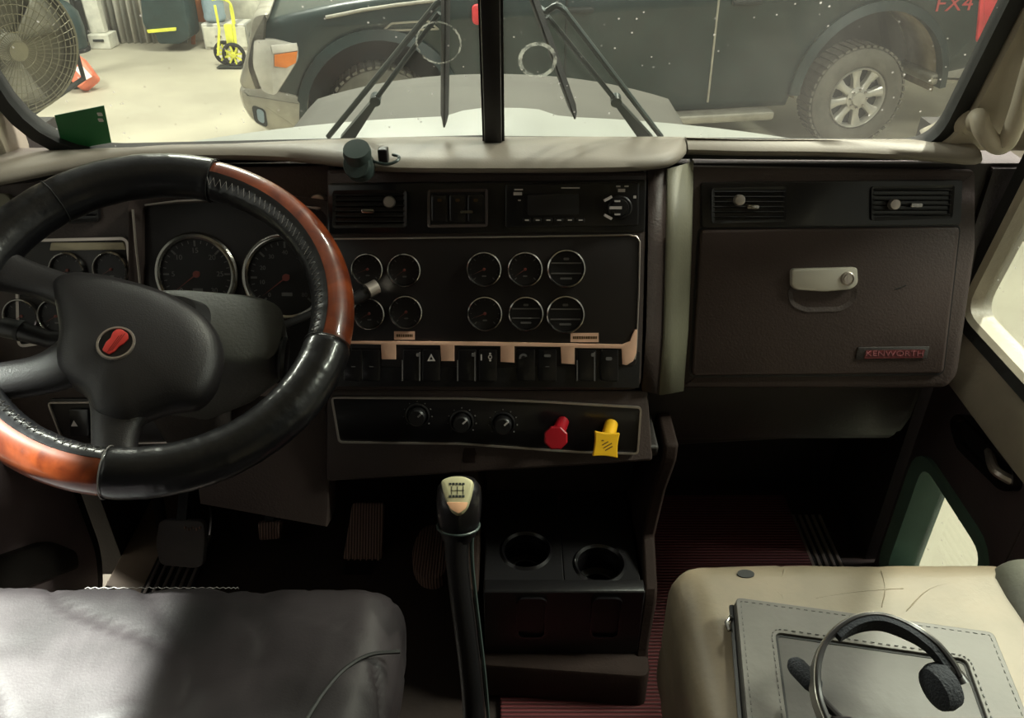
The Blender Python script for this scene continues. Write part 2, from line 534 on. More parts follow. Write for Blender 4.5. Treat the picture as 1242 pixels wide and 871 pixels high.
M['wallp'] = mat('shop_wall_paint', (.62, .60, .50), .7)
M['truckp'] = mat('pickup_dark_paint', (.012, .026, .025), .35, coat=.2)
M['truckd'] = mat('pickup_trim_black', (.02, .024, .022), .6)
M['bumper'] = mat('bumper_dull_chrome', (.40, .38, .32), .35, .5)
M['lens'] = mat('lamp_lens', (.60, .58, .52), .2, coat=.5)
M['amber'] = mat('amber_lens', (.95, .27, .05), .3)
M['tailred'] = mat('tail_red', (.75, .05, .06), .35)
M['decal'] = mat('decal_red', (.55, .07, .07), .5)
M['tyre'] = mat('dusty_tyre', (.14, .13, .105), .8, bump=.8, bs=30)
M['alloy'] = mat('alloy_wheel', (.60, .58, .52), .35, .5)
M['welldust'] = mat('muddy_liner', (.22, .18, .12), .9)
M['fan'] = mat('fan_guard', (.20, .185, .12), .5, .4)
M['fangrey'] = mat('fan_blade', (.34, .33, .27), .5, .3)
M['orange'] = mat('machine_orange', (.80, .20, .11), .45)
M['labelw'] = mat('paper_label', (.85, .82, .76), .6)
M['bin'] = mat('bin_dark_green', (.025, .050, .050), .45)
M['barrel'] = mat('barrel_blue_grey', (.26, .34, .38), .45)
M['rust'] = mat('rack_orange', (.50, .17, .06), .6)
M['hivis'] = mat('hand_truck_yellow', (.85, .85, .10), .45)
M['post'] = mat('post_white', (.66, .64, .55), .5)
M['sticker'] = mat('sticker_green', (.018, .15, .045), .45)
M['glass'] = glass_mat('windshield_dusty', (.93, .97, .93), dirt=.032, gloss=.7)
M['glassc'] = glass_mat('gauge_glass', gloss=1.3, rough=.06)
M['glassd'] = glass_mat('door_glass', (.93, .98, .93), dirt=.05)
M['ringdust'] = smear_mat('ring_dust', (.85, .85, .78), .5, 90, .35, .65)
M['smear'] = smear_mat('smear_dust', (.85, .85, .78), .45, 45, .45, .7)
M['tan_lit'] = mat('tan_trim', (.42, .36, .24), .5)
M['skin_brown'] = mat('console_brown', (.026, .015, .012), .75, spec=.2, bump=.3, bs=200)

# ================================================================== THE SHOP AROUND THE TRUCK
G = -0.95                                   # shop floor level (cab floor is z = 0)
bm = BM(); box(bm, -14, -6, G - .1, 14, 13, G); struct('floor', bm, M['floor'], smooth=False)
bm = BM(); box(bm, -14, 10.5, G, 14, 10.6, 4.5); struct('wall_back', bm, M['wallp'], smooth=False)

# corrugated sheet leaning on the back wall, with real folds
bm = BM()
x0, x1 = ray(126, 48, Y=10.3).x, ray(226, 48, Y=10.3).x
n = 90; rows = []
for z in (G + .005, G + 1.6):
    rows.append([V((x0 + (x1 - x0) * i / n, 10.33 + .035 * math.sin(i * .9) + (z - G) * .06, z)) for i in range(n + 1)])
quadgrid(bm, rows)
o = obj('corrugated_panel', bm, M['corr'])
so = o.modifiers.new('s', 'SOLIDIFY'); so.thickness = .006
tag(o, 'corrugated grey metal sheet standing behind the dark bin', 'metal sheet')

# white post with a square foot
p = ray(125, 51, Y=10.1)
bm = BM(); box(bm, p.x - .12, 10.0, G, p.x + .12, 10.25, G + .16)
r = thing('post', 'white painted post with a square foot by the corrugated sheet', 'post', (p.x, 10.12, G))
obj('foot', bm, M['post'], r, bevel=.01)
bm = BM(); bar(bm, (p.x - .03, 10.14, G + .16), (p.x - .08, 10.2, G + 1.9), .17, .10, up=(0, 1, 0)); obj('upright', bm, M['post'], r, bevel=.006)
bm = BM(); box(bm, p.x - .06, 9.985, G + .085, p.x + .06, 9.999, G + .11); obj('slot', bm, M['truckd'], r)

# dark rounded tank left of the post
p = ray(84, 52, Y=9.9)
r = thing('tank', 'dark blue-green rounded tank on the shop floor left of the white post', 'tank', (p.x, 9.9, G))
bm = BM(); f = Fr((p.x, 9.9, G), (1, 0, 0), (0, 1, 0))
lathe(bm, f, [(.17, 0.02), (.19, .06), (.20, .25), (.18, .42), (.10, .52), (.05, .55)], 24); obj('body', bm, M['bin'], r)
bm = BM(); lathe(bm, f, [(.045, .55), (.045, .60), (.02, .62)], 16); obj('cap', bm, M['blackp'], r)
bm = BM(); lathe(bm, f, [(.205, 0), (.205, .03), (.19, .04)], 24); obj('base_ring', bm, M['rubber'], r)

# dark shelving behind it
bm = BM(); r = thing('shelf_unit', 'dark steel shelf unit at the back wall left of the white post', 'shelf', (p.x - .42, 10.38, G))
for sx in (-.38, .38):
    bm = BM(); box(bm, p.x - .42 + sx - .02, 10.28, G, p.x - .42 + sx + .02, 10.48, G + 1.8); obj('side_panel', bm, M['truckd'], r)
for z in (.75, 1.15, 1.6):
    bm = BM(); box(bm, p.x - .80, 10.28, G + z, p.x - .04, 10.48, G + z + .03); obj('shelf', bm, M['truckd'], r)

# tall dark bin
r = thing('wheeled_bin', 'tall dark green-black bin in front of the corrugated sheet', 'bin', (ray(205, 52, Y=10.0).x, 9.9, G))
BF = Fr((0, 9.85, 0), (1, 0, 0), (0, 0, 1))
bm = BM(); prism(bm, BF, rpoly(BF.L([(166, -40), (216, -40), (231, 46), (218, 54), (191, 54), (188, 42), (178, 38), (172, 28)]), .05), -.35, 0, .03); obj('body', bm, M['bin'], r)
bm = BM(); prism(bm, BF, rpoly(BF.L([(178, 36), (214, 33), (214, 37), (180, 40)]), .01), 0, .012); obj('rib', bm, M['hivis'], r, label='thin yellowish band')
bm = BM(); prism(bm, BF, rpoly(BF.L([(160, -48), (220, -48), (220, -40), (162, -40)]), .02), -.38, .03, .01); obj('lid', bm, M['blackp'], r)

# orange rack, grey cabinet, blue-grey barrel
p = ray(240, 50, Y=10.2)
r = thing('rack', 'rusty orange rack panel beside the dark bin', 'rack', (p.x, 10.3, G))
RF = Fr((0, 10.25, 0), (1, 0, 0), (0, 0, 1))
bm = BM(); prism(bm, RF, RF.L([(224, -30), (246, -30), (250, 27), (232, 27)]), -.05, 0, .01); obj('panel', bm, M['rust'], r)
for q in ((233, 50), (249, 50)):
    a = RF.uv(q[0], 27); b = RF.uv(q[0] + .5, q[1] + 1.5)
    bm = BM(); bar(bm, RF.w(*a, -.02), RF.w(b[0], G, -.02), .04, .04, up=(0, 1, 0)); obj('leg', bm, M['rust'], r)
p = ray(262, 50, Y=10.1)
bm = BM(); box(bm, p.x - .10, 9.98, G, p.x + .42, 10.28, G + .28)
r = thing('cabinet', 'low grey cabinet under the blue-grey barrel', 'cabinet', (p.x, 10.15, G))
obj('body', bm, M['corr'], r, bevel=.01)
bm = BM(); box(bm, p.x - .08, 9.965, G + .03, p.x + .40, 9.98, G + .25); obj('door', bm, M['wallp'], r, bevel=.004)
bm = BM(); box(bm, p.x + .05, 9.95, G + .14, p.x + .12, 9.965, G + .16); obj('handle', bm, M['chrome'], r)
p2 = ray(261, 24, Y=10.12)
bm = BM(); f = Fr((p2.x, 10.13, G + .282), (1, 0, 0), (0, 1, 0))
lathe(bm, f, [(.09, 0), (.12, .03), (.125, .06), (.118, .08), (.122, .2), (.118, .22), (.122, .38), (.12, .42), (.09, .46), (.03, .47), (.03, .5)], 24)
tag(obj('barrel', bm, M['barrel']), 'blue-grey barrel standing on the low grey cabinet', 'barrel')

# yellow hand truck
p = ray(283, 80, Z=G)
r = thing('hand_truck', 'bright yellow hand truck parked in front of the grey cabinet', 'hand truck', (p.x, p.y, G))
W0 = Fr((p.x, p.y, G + .13), (1, 0, .0), (0, 0, 1))
for k, dx in enumerate((-.02, .02)):
    bm = BM(); tube(bm, [W0.w(-.02 + dx * 5, .0, .06), W0.w(.0 + dx * 4, .25, .0), W0.w(-.01 + dx * 4, .48, -.03)], .014, 8); obj('rail', bm, M['hivis'], r)
for s in (-.05, .05):
    f = W0.at(s * 1.2 - .01, 0, .02 + s)
    bm = BM(); tube(bm, [f.w(.105 * math.cos(t * PI / 16), .105 * math.sin(t * PI / 16)) for t in range(32)], .022, 8, closed=True); w = obj('wheel', bm, M['rubber'], r)
    bm = BM()
    for k in range(8):
        a = k * PI / 4 + .2; bar(bm, f.w(.01 * math.cos(a), .01 * math.sin(a), .01), f.w(.095 * math.cos(a), .095 * math.sin(a), .01), .018, .018, up=f.n)
    lathe(bm, f, [(.025, -.02), (.025, .025)], 12); obj('spoke_hub', bm, M['hivis'], w)
bm = BM(); prism(bm, W0, rrect(-.02, .08, .06, .30, .02), -.01, .03, .008); obj('body_plate', bm, M['hivis'], r)
bm = BM(); tube(bm, smooth_path([W0.w(.09, .3, -.01), W0.w(.08, .49, -.02), W0.w(-.02, .54, -.03), W0.w(-.11, .53, -.03)], 5), .012, 8); obj('handle', bm, M['hivis'], r)
bm = BM(); box(bm, p.x - .13, p.y - .16, G + .012, p.x + .13, p.y - .03, G + .022); obj('toe_plate', bm, M['truckd'], r)

# orange floor machine with a label
p = ray(97, 110, Z=G)
r = thing('floor_machine', 'orange wedge shaped machine with a white label beside the big fan', 'machine', (p.x, p.y, G))
MF = Fr((p.x, p.y, G), (1, 0, 0), (0, .55, .83))
bm = BM(); prism(bm, MF, rpoly(MF.L([(71, 66), (83, 61), (104, 72), (123, 97), (104, 113), (73, 82)]), .04), .0, .14, .02); obj('housing', bm, M['orange'], r)
bm = BM(); prism(bm, MF, MF.L([(90, 83), (99, 79), (112, 93), (103, 98)], .14), .14, .146); obj('label', bm, M['labelw'], r, label='white label')
for q in ((84, 104), (97, 110)):
    a = ray(q[0], q[1] - 4, Y=p.y + .15); f = Fr((a.x, p.y + .10, G + .10), (0, 1, 0), (0, 0, 1))
    bm = BM(); lathe(bm, f, [(.06, -.03), (.10, -.03), (.10, .03), (.06, .03)], 24); obj('wheel', bm, M['rubber'], r)
bm = BM()
for q in (80, 86):
    tube(bm, [MF.w(*MF.uv(q, 72), .13), MF.w(*MF.uv(q - 4, 55), .20)], .012, 6)
obj('lever', bm, M['truckd'], r)
bm = BM(); tube(bm, [MF.w(*MF.uv(84, 66), .1), MF.w(*MF.uv(62, 32), .3)], .014, 6)
tube(bm, [MF.w(*MF.uv(97, 68), .1), MF.w(*MF.uv(86, 50), .3)], .014, 6); obj('handle', bm, M['truckd'], r)

# big pedestal fan
c = ray(14, 58, Y=5.2)
r = thing('pedestal_fan', 'large round drum fan on a dark stand at the left edge', 'fan', (c.x, c.y, G))
FF = Fr(c, (.60, .80, 0), (.12, -.05, 1))
RFan = .405
bm = BM()
for k, rr in enumerate([.06, .11, .16, .21, .26, .31, .35, .38, .405]):
    h = .075 * (1 - (rr / RFan) ** 3)
    tube(bm, [FF.w(rr * math.cos(t * PI / 24), rr * math.sin(t * PI / 24), h) for t in range(48)], .0032, 4, closed=True)
for k in range(48):
    a = k * PI / 24
    tube(bm, [FF.w(rr * math.cos(a), rr * math.sin(a), .075 * (1 - (rr / RFan) ** 3)) for rr in (.05, .15, .25, .33, .38, .405)], .0024, 4)
obj('guard', bm, M['fan'], r)
bm = BM(); lathe(bm, FF, [(.400, -.16), (.415, -.16), (.415, 0), (.400, 0)], 48, cap0=False, cap1=False); obj('drum', bm, M['fan'], r)
bm = BM(); lathe(bm, FF, [(.37, -.17), (.40, -.165), (.40, -.160), (.37, -.155)], 48); obj('rear_guard', bm, M['fan'], r)
bm = BM()
for k in range(3):
    a = k * 2 * PI / 3 + .5
    quadgrid(bm, [[FF.w(rr * math.cos(a + da), rr * math.sin(a + da), -.05 + da * .07) for rr in (.05, .15, .28, .37)] for da in (-.42, -.2, 0, .2, .42)])
o = obj('blade_set', bm, M['fangrey'], r); s_ = o.modifiers.new('s', 'SOLIDIFY'); s_.thickness = .004
bm = BM(); lathe(bm, FF, [(.085, -.12), (.085, -.02), (.05, .0), (0, .005)], 24); obj('motor', bm, M['fangrey'], r)
bm = BM(); lathe(bm, FF, [(.055, .076), (.055, .082), (0, .086)], 24); obj('centre_plate', bm, M['fan'], r)
bm = BM(); tube(bm, [FF.w(.42, 0, -.08), FF.w(.44, -.3, -.08), FF.w(0, -.47, -.08), FF.w(-.44, -.3, -.08), FF.w(-.42, 0, -.08)], .018, 8); obj('yoke', bm, M['truckd'], r)
bm = BM(); tube(bm, [FF.w(0, -.47, -.08), V((FF.w(0, -.47, -.08).x, FF.w(0, -.47, -.08).y, G + .04))], .025, 10); obj('post', bm, M['truckd'], r)
b0 = FF.w(0, -.47, -.08)
bm = BM(); lathe(bm, Fr((b0.x, b0.y, G), (1, 0, 0), (0, 1, 0)), [(.26, 0), (.26, .03), (.05, .06)], 32); obj('base', bm, M['truckd'], r)
# slim crane-like boom stand behind the fan
a = ray(70, 0, Y=8.6); b = ray(60, 30, Y=8.6)
r = thing('engine_hoist', 'dark steel hoist with a slanted boom behind the big fan', 'hoist', (b.x, 8.6, G))
bm = BM(); bar(bm, (b.x, 8.6, G + .05), (b.x + .02, 8.6, G + 1.5), .10, .10, up=(0, 1, 0)); obj('mast', bm, M['truckd'], r, bevel=.006)
bm = BM(); bar(bm, (b.x, 8.6, G + .55), (b.x + .34, 8.55, G + 1.5), .09, .09, up=(0, 1, 0)); obj('boom', bm, M['truckd'], r, bevel=.006)
bm = BM(); bar(bm, (b.x - .35, 8.5, G + .04), (b.x + .35, 8.5, G + .04), .07, .07); bar(bm, (b.x, 8.2, G + .04), (b.x, 8.9, G + .04), .07, .07); obj('base', bm, M['truckd'], r, bevel=.005)

# ------------------------------------------------------------------ the dark pickup
PK = Fr((2.72, 6.50, G), (.985, .175, 0), (0, 0, 1))
r = thing('pickup_truck', 'dark green-black crew cab pickup parked across the view ahead', 'pickup truck', (2.8, 6.65, G))


def arc(cx, cy, rad, a0, a1, n=14):
    return [(cx + rad * math.cos(math.radians(a0 + (a1 - a0) * i / n)), cy + rad * math.sin(math.radians(a0 + (a1 - a0) * i / n))) for i in range(n + 1)]


FWX = -3.70
prof = [(-4.50, .62), (-4.54, .80), (-4.53, 1.02), (-4.47, 1.10), (-4.25, 1.15), (-3.9, 1.21), (-3.45, 1.26), (-1.05, 1.30), (1.20, 1.34), (1.25, 1.30), (1.25, .70), (1.18, .58), (.66, .52)]
prof += arc(.04, .46, .60, 6, 174)[0:]
prof += [(-.60, .36), (-3.08, .36)]
prof += arc(FWX, .46, .53, 0, 180)
prof += [(-4.36, .56)]
bm = BM(); prism(bm, PK, prof, -1.95, 0, .07); obj('body', bm, M['truckp'], r, angle=50)
bm = BM(); prism(bm, PK.at(0, 0, -.16), [(-3.45, 1.26), (-2.75, 1.86), (-2.5, 1.92), (-1.0, 1.93), (-.72, 1.86), (-.62, 1.28)], -1.63, 0, .10); cabp = obj('cab', bm, M['truckp'], r, angle=50)
for k, q in enumerate(([(-3.1, 1.36), (-2.68, 1.80), (-2.05, 1.82), (-2.05, 1.36)], [(-1.95, 1.36), (-1.95, 1.82), (-1.02, 1.80), (-.92, 1.36)])):
    bm = BM(); prism(bm, PK.at(0, 0, -.15), rpoly(q, .06), -.02, .012); obj('side_window', bm, M['lens'], r)
# inner wheel-well liners
for cx, rr, mm in ((.04, .60, 'welldust'), (FWX, .53, 'truckd')):
    bm = BM(); pts = arc(cx, .46, rr - .005, -4, 184, 20)
    quadgrid(bm, [[PK.w(a, b, c) for a, b in pts] for c in (-.04, -.45)])
    o = obj('wheel_well', bm, M[mm], r)
    s_ = o.modifiers.new('s', 'SOLIDIFY'); s_.thickness = .01
    bm = BM(); prism(bm, PK, pts, -.47, -.45); obj('well_back', bm, M['truckd'], r)
    # arch flare
    bm = BM(); A = arc(cx, .46, rr + .055, 0, 180, 28); B = arc(cx, .46, rr - .012, 0, 180, 28)
    rings = []
    for (a, b), (c_, d_) in zip(A, B):
        rings.append([PK.w(a, b, -.03), PK.w(a, b, .022), PK.w(c_, d_, .045), PK.w(c_, d_, -.05)])
    loft(bm, rings); obj('fender_flare', bm, M['truckp'], r)


def road_wheel(a):
    before = set(bpy.data.objects)
    f = PK.at(a, .39, -.08)
    bm = BM()
    lathe(bm, f, [(.25, -.20), (.36, -.22), (.415, -.19), (.42, -.02), (.40, .03), (.36, .055), (.30, .06), (.262, .045), (.25, .02)], 64, cap0=False, cap1=False)
    # tread blocks
    for k in range(44):
        t = 2 * PI * k / 44; q = Fr(f.w(.418 * math.cos(t), .418 * math.sin(t), 0), -f.u * math.sin(t) + f.v * math.cos(t), f.n)
        prism(bm, q, [(-.018, -.18), (.018, -.18), (.018, .03), (-.018, .03)], -.008 if q.n.dot(q.o - f.o) > 0 else .008, .010 if q.n.dot(q.o - f.o) > 0 else -.010)
    w = obj('tyre', bm, M['tyre'], r)
    bm = BM(); lathe(bm, f, [(.252, -.1), (.252, .03), (.243, .045), (.232, .03), (.225, -.03)], 48, cap0=False, cap1=False)
    lathe(bm, f, [(.10, -.04), (.095, .035), (.06, .045), (.055, .062), (0, .066)], 32)
    for k in range(8):
        t = k * PI / 4 + .2
        d = f.u * math.cos(t) + f.v * math.sin(t); e = -f.u * math.sin(t) + f.v * math.cos(t)
        loft(bm, [[f.o + d * rr + e * s * w_ + f.n * c for s, c in ((-1, -.03), (1, -.03), (1, h - .01), (.6, h), (-.6, h), (-1, h - .01))] for rr, w_, h in ((.08, .030, .030), (.16, .028, .022), (.235, .046, .030))])
    h = obj('alloy_rim', bm, M['alloy'], w)
    bm = BM(); lathe(bm, f, [(.236, -.06), (.236, -.05)], 40); obj('brake_disc', bm, M['truckd'], w)
    bm = BM()
    for k in range(8):
        t = k * PI / 4; lathe(bm, f.at(.075 * math.cos(t), .075 * math.sin(t), .04), [(.009, 0), (.009, .016), (0, .018)], 8)
    obj('wheel_nut', bm, M['chrome'], w)
    for o in set(bpy.data.objects) - before:              # bring the wheel to 0.39 m radius
        for v in o.data.vertices:
            d = v.co + V(r.location) - f.o; n_ = f.n * d.dot(f.n); v.co = f.o + n_ + (d - n_) * .93 - V(r.location)


road_wheel(0.0); road_wheel(FWX)
bm = BM(); prism(bm, PK, rpoly([(-3.2, .30), (-.75, .30), (-.75, .37), (-3.2, .37)], .03), -.04, .10, .02); obj('running_board', bm, M['bumper'], r, label='silver running board')
# front bumper wraps the corner
bm = BM(); B_ = rpoly(PK.L([(288, 107), (310, 103), (374, 118), (371, 166), (335, 166), (305, 150), (292, 128)], .03), .06, 5)
prism(bm, PK, B_, -1.95, .03, .06); obj('front_bumper', bm, M['bumper'], r)
bm = BM(); prism(bm, PK, rpoly(PK.L([(305, 127), (322, 133), (325, 155), (309, 148)], .03), .03), .02, .036); obj('fog_lamp', bm, M['truckd'], r)
bm = BM(); prism(bm, PK, rpoly(PK.L([(311, 131), (320, 134), (321, 150), (313, 146)], .03), .03), .03, .042); obj('fog_lens', bm, M['barrel'], r)
bm = BM(); prism(bm, PK, rpoly(PK.L([(289, 104), (300, 60), (306, 18), (330, 14), (312, 48), (306, 80), (318, 112), (316, 118)], .0), .05), -1.9, .015, .03); obj('grille_surround', bm, M['bumper'], r)
bm = BM(); prism(bm, PK, rpoly(PK.L([(307, 47), (330, 46), (362, 54), (362, 72), (350, 92), (337, 112), (333, 122), (318, 112), (306, 80)], .0), .03), -.2, .022, .02); hl = obj('headlamp', bm, M['lens'], r)
bm = BM(); prism(bm, PK, PK.L([(333, 66), (361, 62), (359, 76), (347, 82), (333, 80)], .02), .018, .034, .004); obj('marker_lens', bm, M['amber'], hl, label='orange side marker lens')
bm = BM(); prism(bm, PK, PK.L([(329, 55), (360, 52), (361, 61), (331, 65)], .02), .018, .032, .004); obj('upper_lens', bm, M['labelw'], hl)
# hood highlight put in as a silver tube, badge, door gaps, handles, reflector
bm = BM(); tube(bm, [PK.w(*PK.uv(x, y, .0), .004) for x, y in ((395, 21), (440, 12), (480, 6), (530, 0))], .02, 8, flat=.6); obj('hood_highlight', bm, M['bumper'], r)
vb = rpoly(PK.L([(462, 38), (474, 27), (520, 24), (534, 36)]), .02)
bm = BM(); ring(bm, PK, vb, inset(vb, .012), -.01, .012); obj('fender_vent', bm, M['bumper'], r, label='silver outlined fender vent')
for x0, y0, x1, y1 in ((872, -4, 858, 124), (688, -4, 684, 124), (598, -2, 600, 118)):
    a = PK.uv(x0, y0, .0); b = PK.uv(x1, y1, .0)
    bm = BM(); bar(bm, PK.w(*a, .003), PK.w(*b, .003), .014, .008, up=PK.n); obj('door_gap', bm, M['bumper'] if x0 == 872 else M['truckd'], r)
for x, y in ((700, 12), (905, 2)):
    a, b = PK.uv(x, y)
    bm = BM(); prism(bm, PK, rrect(a - .11, b - .02, a + .11, b + .02, .018), 0, .045, .01); obj('door_handle', bm, M['truckd'], r)
a, b = PK.uv(583, 18)
bm = BM(); prism(bm, PK, rrect(a - .06, b - .06, a + .05, b + .07, .03), -.005, .03, .01); obj('marker_lamp', bm, M['tailred'], r, label='small orange-red lamp on the side')
bm = BM(); prism(bm, PK, rpoly(PK.L([(1190, -30), (1228, -30), (1212, 12), (1192, 54), (1183, 50)]), .02), -.3, .02, .015); obj('tail_lamp', bm, M['tailred'], r)
a, b = PK.uv(1157, 5)
text('decal', Fr(PK.w(a, b, .004), PK.u, PK.v + PK.u * .25), 'FX4', .15, M['decal'], r, sx=1.25, depth=.002)
bm = BM(); prism(bm, PK, rpoly(PK.L([(1128, 92), (1180, 78), (1195, 86), (1200, 100), (1130, 104)]), .03), -1.8, .0, .03); obj('rear_bumper', bm, M['bumper'], r)

# ================================================================== THE CAB SHELL
WP = Fr((0, 1.185, .862), (1, 0, 0), (0, -.33, .944))
LP = rpoly([(-.705, -.024), (-.0365, -.006), (-.0365, .74), (-.705, .74)], [.13, .004, .004, .08], 7); RPn = rpoly([(-.0155, -.006), (.622, -.012), (.622, .74), (-.0155, .74)], [.004, .055, .08, .004], 7)
for i, lp in enumerate((LP, RPn)):
    bm = BM(); prism(bm, WP, lp, -.005, 0); struct('window_%d' % (i + 1), bm, M['glass'], smooth=False)
# rubber gasket round both panes and the centre pillar
for i, lp in enumerate((LP, RPn)):
    bm = BM(); ring(bm, WP, inset(lp, -.016), inset(lp, .0045 if i else .006), -.012, .012); struct('trim_%d' % (i + 1), bm, M['rubber'])
bm = BM(); prism(bm, WP, rrect(-.0395, -.02, -.0145, .78, .003, 2), -.02, .022, .003); struct('trim_3', bm, M['blackp'])
# beige A-pillars and header, on the windshield slope
bm = BM(); prism(bm, WP, rpoly([(-.90, -.05), (-.735, -.05), (-.722, .02), (-.722, .80), (-.90, .80)], .02), -.03, .03, .015); struct('trim_4', bm, M['headliner'])
bm = BM(); prism(bm, WP, rpoly([(.60, -.008), (.80, -.008), (.80, .80), (.640, .80), (.640, .06), (.628, .01)], .02), -.03, .022, .012); struct('trim_5', bm, M['headliner'])
bm = BM(); prism(bm, WP, rrect(-.80, .755, .80, .90, .01), -.03, .03, .01); struct('trim_6', bm, M['headliner'])
bm = BM(); box(bm, -.90, -.75, 1.58, .88, .98, 1.62); struct('ceiling', bm, M['headliner'], smooth=False)
bm = BM(); box(bm, -.90, -.80, -.05, .88, -.75, 1.62); struct('wall_rear', bm, M['headliner'], smooth=False)
bm = BM(); box(bm, -.72, -.75, -.06, .75, 1.42, 0); struct('floor', bm, M['mat_brown'], smooth=False)
bm = BM(); box(bm, -.86, 1.42, -.06, .80, 1.46, .71); box(bm, -.86, 1.19, .70, .80, 1.21, .825); box(bm, -.86, 1.205, .69, .80, 1.45, .71); struct('wall_front', bm, M['darkbrown'], smooth=False)
bm = BM(); box(bm, .715, 1.18, -.06, .78, 1.44, .82); box(bm, .74, -.75, -.06, .80, .28, 1.6); struct('wall_right', bm, M['darkbrown'], smooth=False)
bm = BM(); box(bm, -.86, -.75, -.06, -.80, .28, 1.6); box(bm, -.86, 1.195, -.06, -.80, 1.44, .82); struct('wall_left', bm, M['darkbrown'], smooth=False)

# right door: body with rounded peep window, tan cap, window frame
DR = Fr((.75, 0, 0), (0, -1, 0), (0, 0, 1))
bm = BM()
hole = rpoly([(-1.122, .03), (-.905, .03), (-.905, .298), (-1.122, .298)], .035, 5)
outr = rpoly([(-1.172, -.02), (-.86, -.02), (-.86, .50), (-1.172, .50)], .008, 5)
ring(bm, DR, outr, hole, -.03, .02)
prism(bm, DR, rrect(-.86, -.02, -.28, .50, .005), -.03, .02)
d2 = struct('door_2', bm, M['doorbrown'], bevel=.004)
bm = BM(); ring(bm, DR, inset(hole, -.028), inset(hole, -.001), .018, .028, .022); ring(bm, DR, inset(hole, -.001), inset(hole, .012), -.03, .022, -.02); obj('peep_window_seal', bm, M['greenseal'], d2)
bm = BM(); prism(bm, DR, inset(hole, .004), -.024, -.019); obj('peep_window_pane', bm, M['glassd'], d2, smooth=False)
# tan sloped cap under the window: profile in x,z swept along y
bm = BM(); sec = [(.785, .562), (.745, .564), (.730, .556), (.706, .500), (.708, .484), (.722, .476), (.785, .476)]
loft(bm, [[V((x + dx, y, z)) for x, z in sec] for y, dx in ((.28, 0), (.6, 0), (.95, 0), (1.12, .004), (1.165, .012))]); obj('door_cap', bm, M['doortan'], d2)
wloop = rpoly([(-1.190, .572), (-.30, .572), (-.30, 1.50), (-1.00, 1.50)], [.05, .05, .05, .05], 6)
bm = BM(); ring(bm, DR, inset(wloop, -.014), wloop, -.03, .02, .012); obj('window_gasket', bm, M['rubber'], d2)
bm = BM(); ring(bm, DR, inset(wloop, .0), inset(wloop, .007), -.03, .012, .004); obj('window_frame', bm, M['doortan'], d2)
bm = BM(); prism(bm, DR, wloop, -.02, -.015); struct('window_3', bm, M['glassd'], smooth=False)
bm = BM(); hl_ = rpoly(DR.L([(1162, 512), (1172, 505), (1236, 566), (1236, 592), (1222, 590), (1170, 540)], .022), .012, 4)
ring(bm, DR, inset(hl_, -.006), inset(hl_, .004), .018, .034, .03); obj('handle_surround', bm, M['blackg'], d2)
bm = BM(); prism(bm, DR, hl_, .010, .0225); obj('handle_recess', bm, M['blackp'], d2)
bm = BM(); q = DR.L([(1192, 548), (1215, 570), (1224, 585)], .03); tube(bm, smooth_path([DR.w(*q[0], .02), DR.w(*q[1], .04), DR.w(*q[2], .022)], 5), .0075, 8); obj('door_handle', bm, M['satin'], d2, label='small chrome door pull')
# upper outer strips closing the side above the window
bm = BM(); box(bm, .73, .28, 1.50, .80, .95, 1.60); struct('trim_7', bm, M['headliner'], smooth=False)
bm = BM(); box(bm, -.86, .28, 1.46, -.80, .95, 1.60); struct('trim_8', bm, M['headliner'], smooth=False)

# left door, slightly ajar at its front edge
DL = Fr((-.80, 0, 0), (0, 1, 0), (0, 0, 1))
bm = BM(); prism(bm, DL, rpoly([(.28, -.02), (1.09, -.02), (1.135, .06), (1.145, .58), (.28, .58)], .05, 5), -.05, 0, .012); d1 = struct('door_1', bm, M['doorleft_lit'])
bm = BM(); e_ = rpoly([(.28, -.035), (1.10, -.035), (1.150, .05), (1.160, .60), (.28, .60)], .05, 5); ring(bm, DL, e_, inset(e_, .022), -.055, -.004); obj('door_seal', bm, M['rubber'], d1)
bm = BM(); sec = [(-.845, .600), (-.80, .602), (-.785, .585), (-.765, .52), (-.768, .50), (-.80, .49), (-.845, .49)]
loft(bm, [[V((x, y, z)) for x, z in sec] for y in (.28, .7, 1.13)]); obj('door_cap', bm, M['doortan'], d1)
wl = rpoly([(.30, .61), (1.15, .61), (.98, 1.46), (.30, 1.46)], .05, 6)
bm = BM(); ring(bm, DL, inset(wl, -.03), wl, -.04, .0); obj('window_gasket', bm, M['rubber'], d1)
bm = BM(); prism(bm, DL, wl, -.03, -.025); struct('window_4', bm, M['glassd'], smooth=False)
bm = BM(); prism(bm, DL, rpoly(DL.L([(-40, 690), (60, 655), (92, 668), (95, 690), (-40, 740)], .012), .03), .0, .018, .008); obj('door_pocket', bm, M['darkbrown'], d1)

# left sill: tan painted jamb and ribbed kick plate
bm = BM(); box(bm, -.80, .28, -.06, -.72, 1.42, -.005); struct('trim_9', bm, M['jamb'], bevel=.004)
bm = BM(); box(bm, .715, .28, -.06, .80, 1.20, -.015); struct('trim_10', bm, M['darkbrown'], bevel=.004)


def kick_plate(x0, x1, y0, y1, nrib, label):
    r = thing('kick_plate', label, 'sill plate', ((x0 + x1) / 2, (y0 + y1) / 2, .0))
    bm = BM(); box(bm, x0, y0, .0005, x1, y1, .005); obj('plate', bm, M['rubber'], r)
    for i in range(nrib):
        x = x0 + (x1 - x0) * (i + .5) / nrib
        bm = BM(); box(bm, x - .0032, y0, .005, x + .0032, y1, .009); obj('rib', bm, M['satin'], r, bevel=.001)


